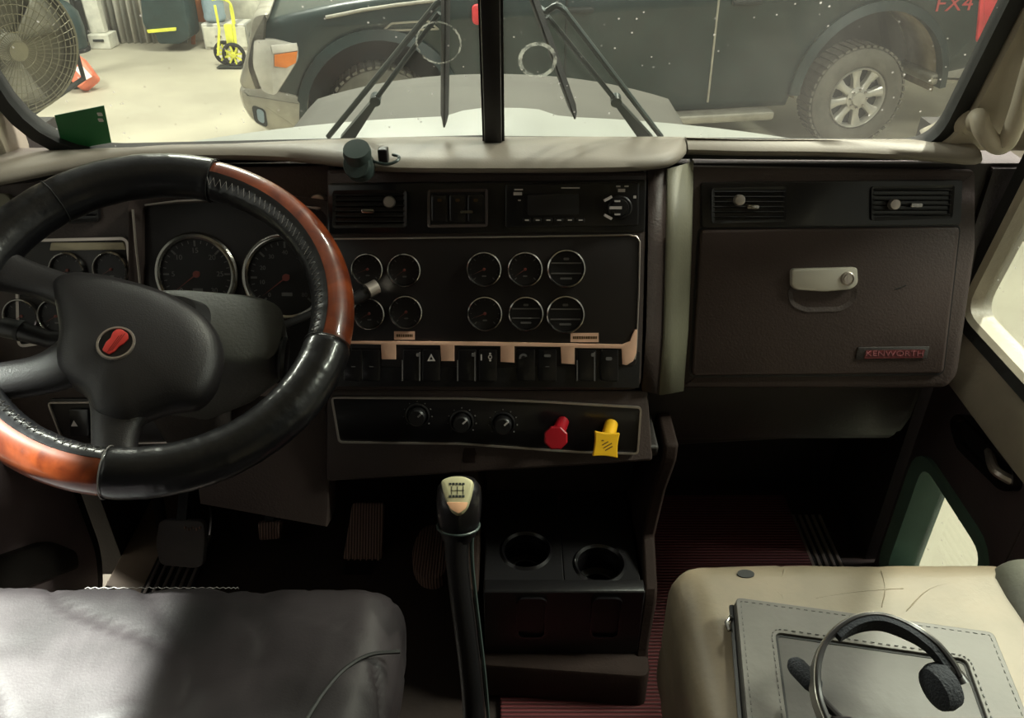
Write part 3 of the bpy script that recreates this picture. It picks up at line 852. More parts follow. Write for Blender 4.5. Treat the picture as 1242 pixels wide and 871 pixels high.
kick_plate(-.715, -.62, .80, 1.24, 6, 'ribbed metal kick plate on the sill beside the clutch pedal')
kick_plate(.595, .665, 1.02, 1.30, 5, 'ribbed metal kick plate beside the lower door window')
bm = BM(); tube(bm, smooth_path([(-.735, 1.26, .0), (-.735, 1.28, .1), (-.74, 1.32, .3)], 4), .012, 8); struct('trim_11', bm, M['rubber'])
# centre mat
bm = BM(); box(bm, -.02, .10, .0005, .60, 1.36, .010)
tag(obj('floor_mat', bm, M['mat_red'], bevel=.003), 'dark red ribbed rubber mat on the cab floor between the seats', 'floor mat')

# grab handle on the right pillar
hp = [WP.w(*WP.uv(x, y, c), c) for x, y, c in ((1180, 150, .015), (1187, 142, .035), (1192, 158, .05), (1208, 176, .058), (1222, 170, .06), (1236, 135, .06), (1252, 80, .055), (1265, 40, .04), (1268, 20, .018))]
r = thing('grab_handle', 'beige moulded grab handle on the right windshield pillar', 'grab handle', hp[0])
bm = BM(); tube(bm, smooth_path(hp, 6), .0125, 14); obj('grip', bm, M['headliner'], r)
for h in (hp[0], hp[-1]):
    bm = BM(); f = Fr(h - WP.n * .012, WP.u, WP.v); lathe(bm, f, [(.024, 0), (.024, .01), (.015, .02)], 20); obj('mount', bm, M['headliner'], r)

# ------------------------------------------------------------------ marks on the glass
o = V((0, 0, 0))
bm = BM(); q = WP.L([(66, 140), (126, 128), (135, 173), (77, 183)], .002)
st = tag(obj('windshield_sticker', (prism(bm, WP, q, .0012, .0022), bm)[1], M['sticker'], smooth=False), 'dark green square sticker low on the left windshield pane', 'sticker')
bm = BM()
for x, y in ((121, 139), (122, 146)):
    a, b = WP.uv(x, y, .003); prism(bm, WP, rrect(a - .0035, b - .0028, a + .0035, b + .0028, .001, 2), .0022, .0026)
obj('print', bm, M['printw'], st)
for nm, cx_, cy_, rr, w_, lab in (('water_mark', 532, 52, .030, .0022, 'pale dried ring mark on the glass behind the left wiper blade'), ('water_mark', 652, 73, .026, .005, 'blotchy pale ring mark on the right pane beside the centre pillar')):
    a, b = WP.uv(cx_, cy_, .001); f = WP.at(a, b, .0012)
    bm = BM(); A = [(rr * math.cos(t * PI / 24) * (1 + .04 * math.sin(3 * t)), rr * 1.02 * math.sin(t * PI / 24)) for t in range(48)]
    ring(bm, f, A, inset(A, w_), 0, .0003)
    tag(obj(nm, bm, M['ringdust'], smooth=False), lab, 'water mark')

# ------------------------------------------------------------------ wipers, outside the glass


def wiper(label, arms, blade, pivot, hook):
    r = thing('wiper', label, 'wiper', WP.w(*WP.uv(*pivot, -.03), -.03), 'windshield wipers')
    for k, (p0, p1) in enumerate(arms):
        P0, P1 = [WP.w(*WP.uv(x, y, -.035), -.035) for x, y in (p0, p1)]
        bm = BM(); mid = P0.lerp(P1, .33)
        if k == 0:
            tube(bm, [P0, P1], .0042, 8)
            obj('link_rod', bm, M['wiper'], r)
        else:
            loft(bm, [[P + WP.u * s * w_ + WP.n * c * .005 for s, c in ((-1, -1), (1, -1), (1, 1), (-1, 1))] for P, w_ in ((P0, .011), (P0.lerp(P1, .25), .0065), (mid, .005))]); obj('arm', bm, M['wiper'], r)
            bm = BM(); tube(bm, [mid, P1], .0036, 8); a_ = obj('arm_rod', bm, M['wiper'], r)
            bm = BM(); lathe(bm, Fr(mid, WP.u, WP.v), [(.008, -.008), (.008, .006), (0, .008)], 12); obj('arm_joint', bm, M['wiper'], r)
    h = [WP.w(*WP.uv(x, y, -.03), -.03) for x, y in hook]
    bm = BM(); tube(bm, smooth_path(h, 4), .0045, 8); obj('bracket', bm, M['wiper'], r)
    B0, B1 = [WP.w(*WP.uv(x, y, -.016), -.016) for x, y in blade]
    bm = BM(); t = (B1 - B0).normalized(); s = t.cross(WP.n)
    loft(bm, [[P + s * .006 * k - WP.n * .006, P - s * .006 * k - WP.n * .006, P - s * .004 * k + WP.n * .002, P - s * .0012 + WP.n * .009, P + s * .0012 + WP.n * .009, P + s * .004 * k + WP.n * .002] for P, k in ((B0, .6), (B0.lerp(B1, .05), 1), (B0.lerp(B1, .95), 1), (B1, .6))]); obj('blade', bm, M['rubber'], r)


wiper('black left wiper, its blade hanging vertical before the left pane', [((398, 166), (527, 8)), ((422, 166), (533, 16))], ((541, -60), (539, 150)), (405, 166), [(526, 9), (533, 3), (542, 6), (542, -6)])
wiper('black right wiper, its blade slanting down beside the centre pillar', [((802, 166), (684, 12)), ((783, 166), (664, 20))], ((622, -70), (697, 140)), (792, 166), [(686, 13), (675, 7), (662, 14), (652, 8)])

# ------------------------------------------------------------------ own hood beyond the glass
r = thing('truck_hood', 'long pale hood of this truck seen just beyond the windshield', 'hood', (-.03, 1.6, .5))
rows = []
for y, dz in ((1.22, -.02), (1.30, .0), (1.40, .0), (1.46, -.004), (1.475, -.018), (1.478, -.05)):
    row = []
    for i in range(61):
        x = -1.0 + 2.0 * i / 60 - .02
        z = .820 - .15 * (x + .02) ** 2 + dz + .014 * math.exp(-((x + .015) / .085) ** 6)
        row.append(V((x, y, z)))
    rows.append(row)
bm = BM(); quadgrid(bm, rows); o = obj('cowl', bm, M['white'], r); s_ = o.modifiers.new('s', 'SOLIDIFY'); s_.thickness = .01
rings = []
for y, zc, hw in ((1.47, .765, .46), (1.8, .735, .49), (2.2, .685, .53), (2.42, .650, .555), (2.52, .60, .555), (2.56, .45, .545), (2.57, .1, .54)):
    sec = []
    for i in range(25):
        t = -1 + 2 * i / 24
        x = -.055 + hw * t
        sec.append(V((x, y, zc - .085 * (abs(t) ** 2.2) - (.05 if abs(t) > .98 else 0))))
    rings.append([V((-.055 - hw, y, -.1))] + sec + [V((-.055 + hw, y, -.1))])
bm = BM(); loft(bm, rings); obj('hood_panel', bm, M['hoodshade'], r, angle=50)

# ================================================================== THE DASHBOARD
CP = Fr((-.025, 1.062, .682), (1, 0, 0), (0, .3746, .9272))      # centre face, leaning back
RP = Fr((-.025, 1.115, .682), (1, 0, 0), (0, .3746, .9272))      # deeper passenger face
dash = thing('dashboard', 'full-width dark brown truck dashboard with tan top pad under the windshield', 'dashboard', (0, 1.10, .70))

# top pad: lofted across the cab; lip line differs along x
LIPZ = .858


def lip_y(px_, py_):
    p = ray(px_, py_, Z=LIPZ - .012); return p.x, p.y


lipL = [lip_y(*q) for q in ((-60, 236), (0, 226), (60, 214), (130, 203), (200, 197), (290, 196), (360, 199), (425, 206), (480, 211), (600, 212), (740, 211), (800, 207), (822, 200), (832, 190))]


def pad_section(x, yl, th):
    k = max(0.0, min(1.0, (-.10 - x) / .55)); kr = max(0.0, min(1.0, (x - .24) / .1))
    zb = LIPZ + .006 - .017 * k * k * (3 - 2 * k) - .004 * kr; zt = LIPZ + .006 - .001 * kr
    return [V((x, 1.204, zb - .012)), V((x, 1.195, zb + .0)), V((x, yl + (1.2 - yl) * .5, (zt + zb) / 2 + .003)), V((x, yl + .022, zt)), V((x, yl + .008, zt - .003)), V((x, yl + .001, zt - .009)), V((x, yl + .002, zt - .014)),
            V((x, yl + .012, zt - .020)), V((x, yl + .030, zt - th)), V((x, yl + .05, zt - th - .004)), V((x, 1.204, zt - th - .01))]


P3 = smooth_path([(x, y, 0) for x, y in lipL], 5)
bm = BM(); loft(bm, [pad_section(p.x, p.y, .024) for p in P3]); obj('top_pad', bm, M['pad'], dash, angle=60)
lipR = [lip_y(*q) for q in ((834, 189), (845, 189), (900, 190), (1000, 191), (1100, 195), (1180, 201), (1190, 199))]
P3 = smooth_path([(x, y, 0) for x, y in lipR], 4)
bm = BM(); loft(bm, [pad_section(p.x, p.y, .022) for p in P3]); obj('top_pad', bm, M['pad'], dash, angle=60)

# face bodies
bm = BM(); prism(bm, CP, CP.L([(-60, 232), (160, 205), (400, 200), (400, 585), (396, 640), (242, 612), (236, 560), (150, 545), (20, 545), (-60, 500)], -.03), -.07, -.03, .004); obj('left_body', bm, M['brown'], dash)
bm = BM(); prism(bm, CP, rpoly(CP.L([(396, 205), (786, 208), (779, 474), (394, 474)]), [.006, .006, .02, .01], 4), -.08, 0, .006); obj('centre_body', bm, M['brown'], dash)
# slanted wall between the centre face and the deeper passenger face
A = [CP.w(*CP.uv(x, y), 0) for x, y in ((786, 205), (786, 300), (784, 400), (779, 474))]
B = [RP.w(*RP.uv(x, y), 0) for x, y in ((838, 196), (836, 300), (832, 400), (826, 474))]
rows = []
for k in range(4):
    m_ = A[k].lerp(B[k], .32) + V((.004, -.010, 0))
    m2 = A[k].lerp(B[k], .6) + V((.004, -.006, 0))
    rows.append([A[k] + V((0, .05, 0)), A[k], m_, m2, B[k], B[k] + V((0, .03, 0))])
for nm, a_, b_, mm in (('slanted_edge', 0, 3, 'brown'), ('slanted_lit_side', 2, 6, 'tanside')):  # tan part puts the wall's lit strip into its colour
    bm = BM(); quadgrid(bm, [q[a_:b_] for q in rows]); o = obj(nm, bm, M[mm], dash); o.modifiers.new('s', 'SOLIDIFY').thickness = .004; o.modifiers['s'].offset = 1
# passenger face
bm = BM(); prism(bm, RP, rpoly(RP.L([(834, 200), (1186, 205), (1186, 300), (1164, 455), (1150, 472), (826, 472)]), .01, 4), -.06, 0, .01); obj('passenger_body', bm, M['brown'], dash)
gd = rpoly(RP.L([(849, 278), (1162, 275), (1142, 452), (838, 455)]), .008, 4)
bm = BM(); ring(bm, RP, inset(gd, -.004), inset(gd, -.0005), -.002, .0005); obj('door_shadow_gap', bm, M['blackp'], dash)
bm = BM(); prism(bm, RP, gd, 0, .008, .004)
gdoor = obj('glovebox_door', bm, M['glove'], dash)
bm = BM(); rc = rpoly(RP.L([(957, 350), (1038, 350), (1034, 366), (1020, 375), (975, 376), (960, 368)], .008), .008, 4)
ring(bm, RP, inset(rc, -.003), inset(rc, .004), .0078, .0095, .0082); obj('finger_recess', bm, M['brown'], gdoor)
bm = BM(); lt = rpoly(RP.L([(960, 326), (1040, 324), (1041, 344), (1033, 351), (1000, 354), (966, 352), (960, 347)], .016), .006, 4)
prism(bm, RP, lt, .008, .018, .003); obj('latch', bm, M['silver'], gdoor, label='silver paddle latch')
a, b = RP.uv(1028, 338, .018); f = RP.at(a, b, .018)
bm = BM(); lathe(bm, f, [(.0105, 0), (.0105, .002), (.0085, .003), (.0085, .001), (.006, .001), (.006, .003), (0, .003)], 24)
prism(bm, f, rrect(-.0012, -.005, .0012, .005, .0005, 1), .003, .0034); obj('lock', bm, M['satin'], gdoor)
bm = BM(); bq = rpoly(RP.L([(1040, 421), (1127, 420), (1123, 435), (1037, 436)], .008), .002, 3)
prism(bm, RP, bq, .008, .0105, .001); obj('name_plate', bm, M['darkbrown'], gdoor)
bm = BM(); bq2 = rpoly(RP.L([(1050, 425), (1122, 424), (1119, 434), (1048, 435)], .0105), .001, 2)
prism(bm, RP, bq2, .0105, .0112); obj('name_plate_field', bm, M['darkred'], gdoor)
a, b = RP.uv(1085, 429, .011)
text('name_plate_text', Fr(RP.w(a, b, .0112), RP.u, RP.v), 'KENWORTH', .0115, M['plate_text'], gdoor, sx=1.35)
bm = BM(); tube(bm, [RP.w(*RP.uv(x, y, .0085), .0083) for x, y in ((1086, 351), (1092, 349), (1099, 346))], .0009, 5); obj('scuff_mark', bm, M['blackp'], gdoor)

# glossy vent strip over the glovebox
vs = rpoly(RP.L([(849, 221), (1166, 218), (1163, 273), (849, 276)]), .006, 3)
bm = BM(); prism(bm, RP, vs, -.002, .006, .002); obj('vent_strip', bm, M['blackg'], dash)


def vent(fr, px, knob, glint, n=6, c=.004):
    lp = rpoly(fr.L(px, c), .005, 3)
    bm = BM(); ring(bm, fr, lp, inset(lp, .005), c - .004, c + .006, c + .004); v = obj('air_vent', bm, M['blackp'], dash, bevel=.001)
    bm = BM(); prism(bm, fr, inset(lp, .004), c - .003, c + .001); obj('vent_back', bm, M['blackp'], v)
    xs = [p[0] for p in lp]; ys = [p[1] for p in lp]
    for i in range(n):
        y = min(ys) + .005 + (max(ys) - min(ys) - .01) * (i + .5) / n
        bm = BM(); bar(bm, fr.w(min(xs) + .004, y, c + .003), fr.w(max(xs) - .004, y, c + .003), .0012, .007, up=(fr.n + fr.v * .45)); obj('slat', bm, M['blackp'], v)
    a, b = fr.uv(*knob, c + .012); f = fr.at(a, b, c + .003)
    bm = BM(); lathe(bm, f, [(.007, 0), (.0085, .004), (.0085, .010), (.007, .013), (0, .014)], 20); obj('vent_knob', bm, M['satin'], v, label='silver round knob')
    if glint:
        a, b = fr.uv(*glint, c + .008); f = fr.at(a, b, c + .004)
        bm = BM(); prism(bm, f, rrect(-.010, -.003, .008, .003, .002, 2), 0, .006, .001); obj('vent_glint', bm, M['chrome'], v)  # chrome chip stands in for a bright glint on the slats


vent(RP, [(862, 228), (953, 226), (952, 269), (862, 271)], (897, 243), (914, 251))
vent(RP, [(1055, 226), (1156, 224), (1153, 265), (1055, 268)], (1085, 248), (1112, 249))

# lower passenger dash, knee bolster with curved bottom lip
bm = BM(); rows = []
for x0_, xk in ((.185, 0), (.30, .2), (.45, .6), (.60, 1)):
    rows.append([V((x0_, y, z)) for y, z in ((1.10, .575), (1.075, .53), (1.068, .48), (1.075, .42), (1.09, .385), (1.10 + .02 * xk, .378), (1.16, .365), (1.17, .30 + .03 * xk), (1.19, .29 + .03 * xk), (1.30, .30))])
rows[-1] = [p + V((.045 - .03 * i / 9, 0, 0)) for i, p in enumerate(rows[-1])]
quadgrid(bm, rows); o = obj('knee_bolster', bm, M['darkbrown'], dash, sub=1, angle=60); o.modifiers.new('s', 'SOLIDIFY').thickness = .006; o.modifiers['s'].offset = -1
bm = BM(); prism(bm, Fr((.645, 0, 0), (0, 1, 0), (0, 0, 1)), [(1.0 + .075, .56), (1.085, .43), (1.10, .39), (1.30, .38), (1.30, .56)], -.03, .012, .004); obj('end_cap', bm, M['darkbrown'], dash)

# black strip with vent, switch pocket and radio over the gauges
bm = BM(); prism(bm, CP, rpoly(CP.L([(398, 222), (784, 218), (782, 282), (398, 284)]), .006, 3), -.002, .004, .002); obj('upper_strip', bm, M['blackg'], dash)
vent(CP, [(404, 231), (494, 230), (494, 276), (404, 277)], (472, 245), (447, 256), c=.005)
pk = rpoly(CP.L([(519, 230), (592, 229), (592, 275), (519, 276)]), .004, 3)
bm = BM(); ring(bm, CP, pk, inset(pk, .004), .003, .009, .007); sp = obj('switch_pocket', bm, M['brown'], dash)
bm = BM(); prism(bm, CP, inset(pk, .003), .0035, .0045); obj('pocket_back', bm, M['blackp'], sp)
for x in (533, 555, 577):
    a, b = CP.uv(x, 252, .008); bm = BM(); prism(bm, CP, rrect(a - .0115, b - .020, a + .0115, b + .018, .003, 3), .004, .009, .002); k = obj('switch', bm, M['blackg'], sp)
    a, b = CP.uv(x, 243, .010); bm = BM(); prism(bm, CP, rrect(a - .003, b - .002, a + .003, b + .002, .001, 2), .009, .0096); obj('print', bm, M['print'], k)
a, b = CP.uv(566, 257, .010); bm = BM(); prism(bm, CP, rrect(a - .009, b - .002, a + .009, b + .002, .0015, 2), .009, .012); obj('slider', bm, M['chrome'], sp)

rd = rpoly(CP.L([(613, 223), (775, 221), (774, 274), (613, 276)], .008), .004, 3)
bm = BM(); prism(bm, CP, rd, .002, .012, .002); radio = obj('radio', bm, M['blackg'], dash)
dp = rpoly(CP.L([(640, 236), (702, 235), (702, 260), (640, 261)], .012), .002, 2)
bm = BM(); prism(bm, CP, dp, .0115, .0128, .0005); obj('display', bm, M['dial'], radio)
for i in range(6):
    a, b = CP.uv(639 + i * 13, 267, .013)
    bm = BM(); prism(bm, CP, rrect(a - .006, b - .003, a + .006, b + .003, .001, 2), .012, .0145, .001); k = obj('preset_button', bm, M['blackp'], radio)
    text('print', Fr(CP.w(a, b, .0145), CP.u, CP.v), str(i + 1), .0055, M['tick'], k) if False else None
    bm = BM(); prism(bm, CP, rrect(a - .0028, b - .0008, a + .003, b + .0008, .0004, 1), .0145, .0148); obj('print', bm, M['printw'], radio)
a, b = CP.uv(752, 252, .013); f = CP.at(a, b, .012)
bm = BM(); lathe(bm, f, [(.017, 0), (.017, .004), (.015, .006), (.012, .006), (.011, .009), (0, .009)], 32); obj('volume_knob', bm, M['blackp'], radio)
for x, y, w_, h_, an in ((628, 235, .006, .0022, 0), (629, 230, .006, .001, 0), (630, 243, .002, .001, 0), (754, 231, .005, .0022, 0), (750, 226, .003, .001, 0), (760, 226, .003, .001, 0), (737, 241, .006, .0018, .5), (737, 263, .006, .0018, -.5), (746, 252, .0085, .002, 0), (748, 244, .004, .0012, 0), (748, 260, .004, .0012, 0), (770, 239, .002, .002, 0), (692, 228, .013, .0008, 0)):
    bm = BM()
    a, b = CP.uv(x, y, .013)
    c_, s_ = math.cos(an), math.sin(an)
    prism(bm, CP, [(a + u * c_ - v * s_, b + u * s_ + v * c_) for u, v in ((-w_, -h_), (w_, -h_), (w_, h_), (-w_, h_))], .012, .0215 if 730 < x < 756 and 238 < y < 266 else .0124)
    obj('print', bm, M['printw'], radio, smooth=False)


# gauge panel with slim bright trim
gp = rpoly(CP.L([(398, 288), (776, 284), (772, 444), (398, 444)]), [.004, .012, .012, .004], 5)
bm = BM(); prism(bm, CP, gp, -.001, .005, .001); obj('gauge_panel', bm, M['panelb'], dash)
bm = BM(); tube(bm, [CP.w(*CP.uv(x, y, .006), .006) for x, y in ((398, 290), (500, 289), (640, 287), (762, 285), (772, 287), (776, 293), (775, 350), (772, 420), (770, 436))], .0013, 8); obj('bright_trim', bm, M['satin'], dash)
t_ = CP.L([(410, 414), (480, 414), (600, 415), (755, 418), (764, 414), (770, 400), (773, 400), (772, 428), (768, 438), (760, 443), (755, 442), (754, 423), (697, 422), (697, 442), (681, 441), (680, 421), (624, 420), (624, 440), (607, 439), (607, 420), (551, 419), (551, 438), (535, 438), (534, 419), (480, 418), (480, 436), (463, 436), (462, 418), (410, 417)], .008)
bm = BM(); prism(bm, CP, t_, .004, .0085, .0007); obj('copper_trim', bm, M['copper'], dash, label='copper-toned lower trim with square tabs')
for x0_, y0_, x1_, y1_ in ((478, 402, 503, 412), (692, 404, 726, 415)):
    q = CP.L([(x0_, y0_), (x1_, y0_), (x1_, y1_), (x0_, y1_)], .006)
    bm = BM(); prism(bm, CP, q, .005, .0065); s_ = obj('label_sticker', bm, M['copper'], dash, label='small copper-coloured text sticker')
    bm = BM(); rr_ = random.Random(x0_)
    a0, b0 = CP.uv(x0_ + 3, (y0_ + y1_) / 2, .0065); a1, _ = CP.uv(x1_ - 3, (y0_ + y1_) / 2, .0065)
    a = a0
    while a < a1:
        w_ = rr_.uniform(.001, .0022); prism(bm, CP, [(a, b0 - .002), (a + w_, b0 - .002), (a + w_, b0 + .002), (a, b0 + .002)], .0065, .0068); a += w_ + .0008
    obj('print', bm, M['print'], s_)


def gauge(fr, px, py, rpx, style, c=.004, red=True, needle=215):
    a, b = fr.uv(px, py, c + .008)
    a2, _ = fr.uv(px + rpx, py, c + .008); R = a2 - a
    f = fr.at(a, b, c)
    bm = BM(); lathe(bm, f, [(R, -.002), (R, .006), (R * .96, .009), (R * .90, .010), (R * .85, .008), (R * .83, .003)], 48, cap0=False, cap1=False)
    g = obj('gauge_bezel', bm, M['chrome'], dash)
    bm = BM(); lathe(bm, f, [(R * .84, .0015), (R * .84, .003), (0, .003)], 40); obj('dial', bm, M['dial'], g)
    bm = BM()
    if style == 'level':
        for s in (-.25, .27):
            prism(bm, f, [(-R * .76, s * R - R * .03), (R * .76, s * R - R * .03), (R * .76, s * R + R * .03), (-R * .76, s * R + R * .03)], .003, .0045)
        prism(bm, f, rrect(-R * .14, R * .42, R * .14, R * .54, .001, 2), .003, .0034)
        prism(bm, f, rrect(-R * .3, -R * .56, R * .3, -R * .46, .001, 2), .003, .0034)
    else:
        big = R > .04
        nt = 25 if big else 13
        for i in range(nt):
            t = math.radians(225 - 270 * i / (nt - 1)); L_ = .14 if i % 4 == 0 else .07
            d = (math.cos(t), math.sin(t)); w_ = R * (.022 if i % 4 == 0 else .010)
            p0 = (d[0] * R * .80, d[1] * R * .80); p1 = (d[0] * R * (.80 - L_), d[1] * R * (.80 - L_))
            prism(bm, f, [(p0[0] - d[1] * w_, p0[1] + d[0] * w_), (p0[0] + d[1] * w_, p0[1] - d[0] * w_), (p1[0] + d[1] * w_, p1[1] - d[0] * w_), (p1[0] - d[1] * w_, p1[1] + d[0] * w_)], .003, .0033)
        prism(bm, f, rrect(-R * .12, -R * .42, R * .12, -R * .34, .0008, 2), .003, .0034)
    obj('tick_marks', bm, M['tick'], g)
    if style == 'num':
        for i in range(7):
            t = math.radians(225 - 45 * i)
            text('numeral', Fr(f.w(math.cos(t) * R * .56, math.sin(t) * R * .56, .003), f.u, f.v), str(5 * i) if False else str(i * 5), R * .17, M['tick'], g)
    if style == 'speed':
        for i in range(9):
            t = math.radians(225 - 270 * i / 8)
            text('numeral', Fr(f.w(math.cos(t) * R * .56, math.sin(t) * R * .56, .003), f.u, f.v), str(i * 10), R * .13, M['tick'], g)
    if style != 'level':
        t = math.radians(needle); d = (math.cos(t), math.sin(t)); w_ = R * .018
        bm = BM(); prism(bm, f, [(-d[0] * R * .1 - d[1] * w_, -d[1] * R * .1 + d[0] * w_), (-d[0] * R * .1 + d[1] * w_, -d[1] * R * .1 - d[0] * w_), (d[0] * R * .70, d[1] * R * .70)], .0045, .0055)
        lathe(bm, f, [(R * .08, .003), (R * .08, .006), (0, .0065)], 16); obj('needle', bm, M['needle'], g, label='red needle')
    bm = BM(); lathe(bm, f, [(R * .84, .0072), (R * .5, .0078), (0, .0081)], 32, cap0=False); obj('glass', bm, M['glassc'], g)


for x, y, rp, st_, nd in ((445, 327, 20, 'a', 200), (447, 381, 20, 'a', 210), (490, 328, 21, 'a', 215), (492, 379, 21, 'a', 220), (587, 327, 22, 'a', 205), (637, 327, 22, 'a', 215), (687, 326, 24, 'level', 0), (588, 381, 22, 'a', 200), (638, 381, 22, 'level', 0), (686, 382, 24, 'level', 0)):
    gauge(CP, x, y, rp, st_, needle=nd)

# rocker switches under the gauges
bm = BM(); prism(bm, CP, CP.L([(398, 424), (776, 426), (775, 470), (398, 468)], .0), -.001, .004, .001); obj('switch_strip', bm, M['blackp'], dash)
sw = [(428, 'x'), (450, 'x'), (500, 'bar'), (523, 'tri'), (567, 'bar'), (592, 'dots'), (638, 'dial'), (664, 'x'), (712, 'bar'), (739, 'lamp')]
for x, kind in sw:
    lp = rpoly(CP.L([(x - 11, 424), (x + 11, 424), (x + 11, 463), (x - 11, 462)], .008), .003, 3)
    bm = BM(); prism(bm, CP, lp, .003, .009, .0015); k = obj('rocker_switch', bm, M['blackg'], dash)
    bm = BM(); a, b = CP.uv(x, 434, .0095); f = CP.at(a, b, .009); z0_ = 0.0; z1_ = .0006
    if kind == 'bar':
        for dx, top in ((-12, 437), (9, 427)):
            a0, b0 = CP.uv(x + dx, top, .009); a1, b1 = CP.uv(x + dx, 462, .009)
            prism(bm, CP, [(a0 - .0008, b0), (a0 + .0008, b0), (a1 + .0008, b1), (a1 - .0008, b1)], .008, .0105)
        prism(bm, f, rrect(.006, .002, .011, .007, .001, 2), z0_, .002)
    elif kind == 'tri':
        ring(bm, f, [(-.006, -.005), (.006, -.005), (0, .006)], [(-.0025, -.003), (.0025, -.003), (0, .0022)], 0, z1_)
    elif kind == 'dots':
        for dy in (.006, -.004):
            lathe(bm, f.at(.003, dy, 0), [(.0016, 0), (.0016, z1_), (0, z1_)], 10)
        prism(bm, f, rrect(-.011, -.004, -.009, .005, .0005, 1), 0, z1_)
        ring(bm, f.at(.003, .001, 0), rrect(-.003, -.003, .003, .003, .0028, 3), rrect(-.0018, -.0018, .0018, .0018, .0016, 3), 0, z1_)
    elif kind == 'dial':
        q = arc(-.004, .0, .0062, 20, 180, 8); ring(bm, f, q + [(-.0102, -.002)], [( -.004 + (u + .004) * .5, v * .5) for u, v in q] + [(-.0075, -.001)], 0, z1_)
    elif kind == 'x':
        prism(bm, f, rrect(-.005, .001, .005, .005, .0015, 2), 0, z1_) if x == 664 else None
        prism(bm, f, rrect(-.003, -.014, .003, -.0128, .0004, 1), 0, z1_)
    else:
        prism(bm, f, rrect(-.005, -.004, .004, .001, .0015, 2), 0, z1_)
    obj('symbol', bm, M['printw'] if kind in ('tri', 'dots') else M['tick'], k)

# ---- instrument cluster in front of the driver
cl = rpoly(CP.L([(168, 246), (280, 240), (392, 252), (400, 262), (400, 470), (168, 470)], -.01), .012, 5)
bm = BM(); ring(bm, CP, inset(cl, -.012), inset(cl, .004), -.031, -.004, -.012); obj('cluster_surround', bm, M['brown'], dash)
bm = BM(); prism(bm, CP, inset(cl, .002), -.031, -.022); obj('cluster_panel', bm, M['panelb'], dash)
bm = BM(); tube(bm, [CP.w(*CP.uv(x, y, -.004), -.004) for x, y in ((176, 249), (215, 244), (280, 241), (340, 246), (385, 253))], .0016, 8); obj('cluster_trim', bm, M['satin'], dash)
bm = BM(); tube(bm, [CP.w(*CP.uv(x, y, -.004), -.004) for x, y in ((161, 254), (165, 300), (170, 345))], .0017, 8); obj('cluster_trim', bm, M['satin'], dash)
gauge(CP, 237, 333, 51, 'num', c=-.022, needle=217)
gauge(CP, 346, 337, 54, 'speed', c=-.022, needle=217)
# left gauge pod with bright trim
lg = rpoly(CP.L([(20, 292), (155, 289), (166, 400), (24, 420)], -.02), .010, 5)
bm = BM(); prism(bm, CP, lg, -.031, -.020, .002); obj('left_gauge_panel', bm, M['panelb'], dash)
bm = BM(); ring(bm, CP, inset(lg, -.002), inset(lg, .0022), -.025, -.0165); obj('panel_trim', bm, M['satin'], dash)
bm = BM(); prism(bm, CP, rpoly(CP.L([(62, 294), (150, 294), (153, 303), (60, 304)], -.018), .002, 3), -.021, -.0175, .001); obj('light_strip', bm, M['tan_lit'], dash)
for x, y in ((80, 328), (133, 327), (66, 384), (24, 384)):
    gauge(CP, x, y, 22, 'a', c=-.020, needle=210)
# left end bracket, upper-left vent, lower-left switch panel
bm = BM(); prism(bm, CP, rpoly(CP.L([(-30, 236), (7, 234), (18, 246), (19, 275), (8, 290), (-30, 300)], -.02), .006, 4), -.04, -.018, .004); obj('end_bracket', bm, M['tanside'], dash)
vent(CP, [(42, 234), (120, 226), (122, 268), (44, 275)], (60, 250), None, c=-.028)
ll = rpoly(CP.L([(58, 487), (205, 486), (208, 537), (78, 540)], -.022), .008, 4)
bm = BM(); prism(bm, CP, inset(ll, -.004), -.031, -.022, .002); obj('lower_left_panel', bm, M['panelb'], dash)
bm = BM(); ring(bm, CP, ll, inset(ll, .0025), -.024, -.018); obj('panel_trim', bm, M['satin'], dash)
for x in (96, 124):
    lp = rpoly(CP.L([(x - 12, 496), (x + 12, 496), (x + 13, 530), (x - 11, 530)], -.015), .003, 3)
    bm = BM(); prism(bm, CP, lp, -.023, -.013, .002); k = obj('rocker_switch', bm, M['blackg'], dash)
    if x == 96:
        a, b = CP.uv(x - 6, 514, -.013); bm = BM(); prism(bm, CP.at(a, b, -.013), [(-.005, -.004), (.005, -.004), (0, .005)], 0, .0006); obj('symbol', bm, M['printw'], k)
# small ignition knob right of the wheel's top
a, b = CP.uv(383, 245, .0); f = CP.at(a, b, -.01)
bm = BM(); lathe(bm, f, [(.012, -.019), (.012, -.004), (.010, .0), (0, .001)], 20); obj('ignition_lock', bm, M['satin'], dash)

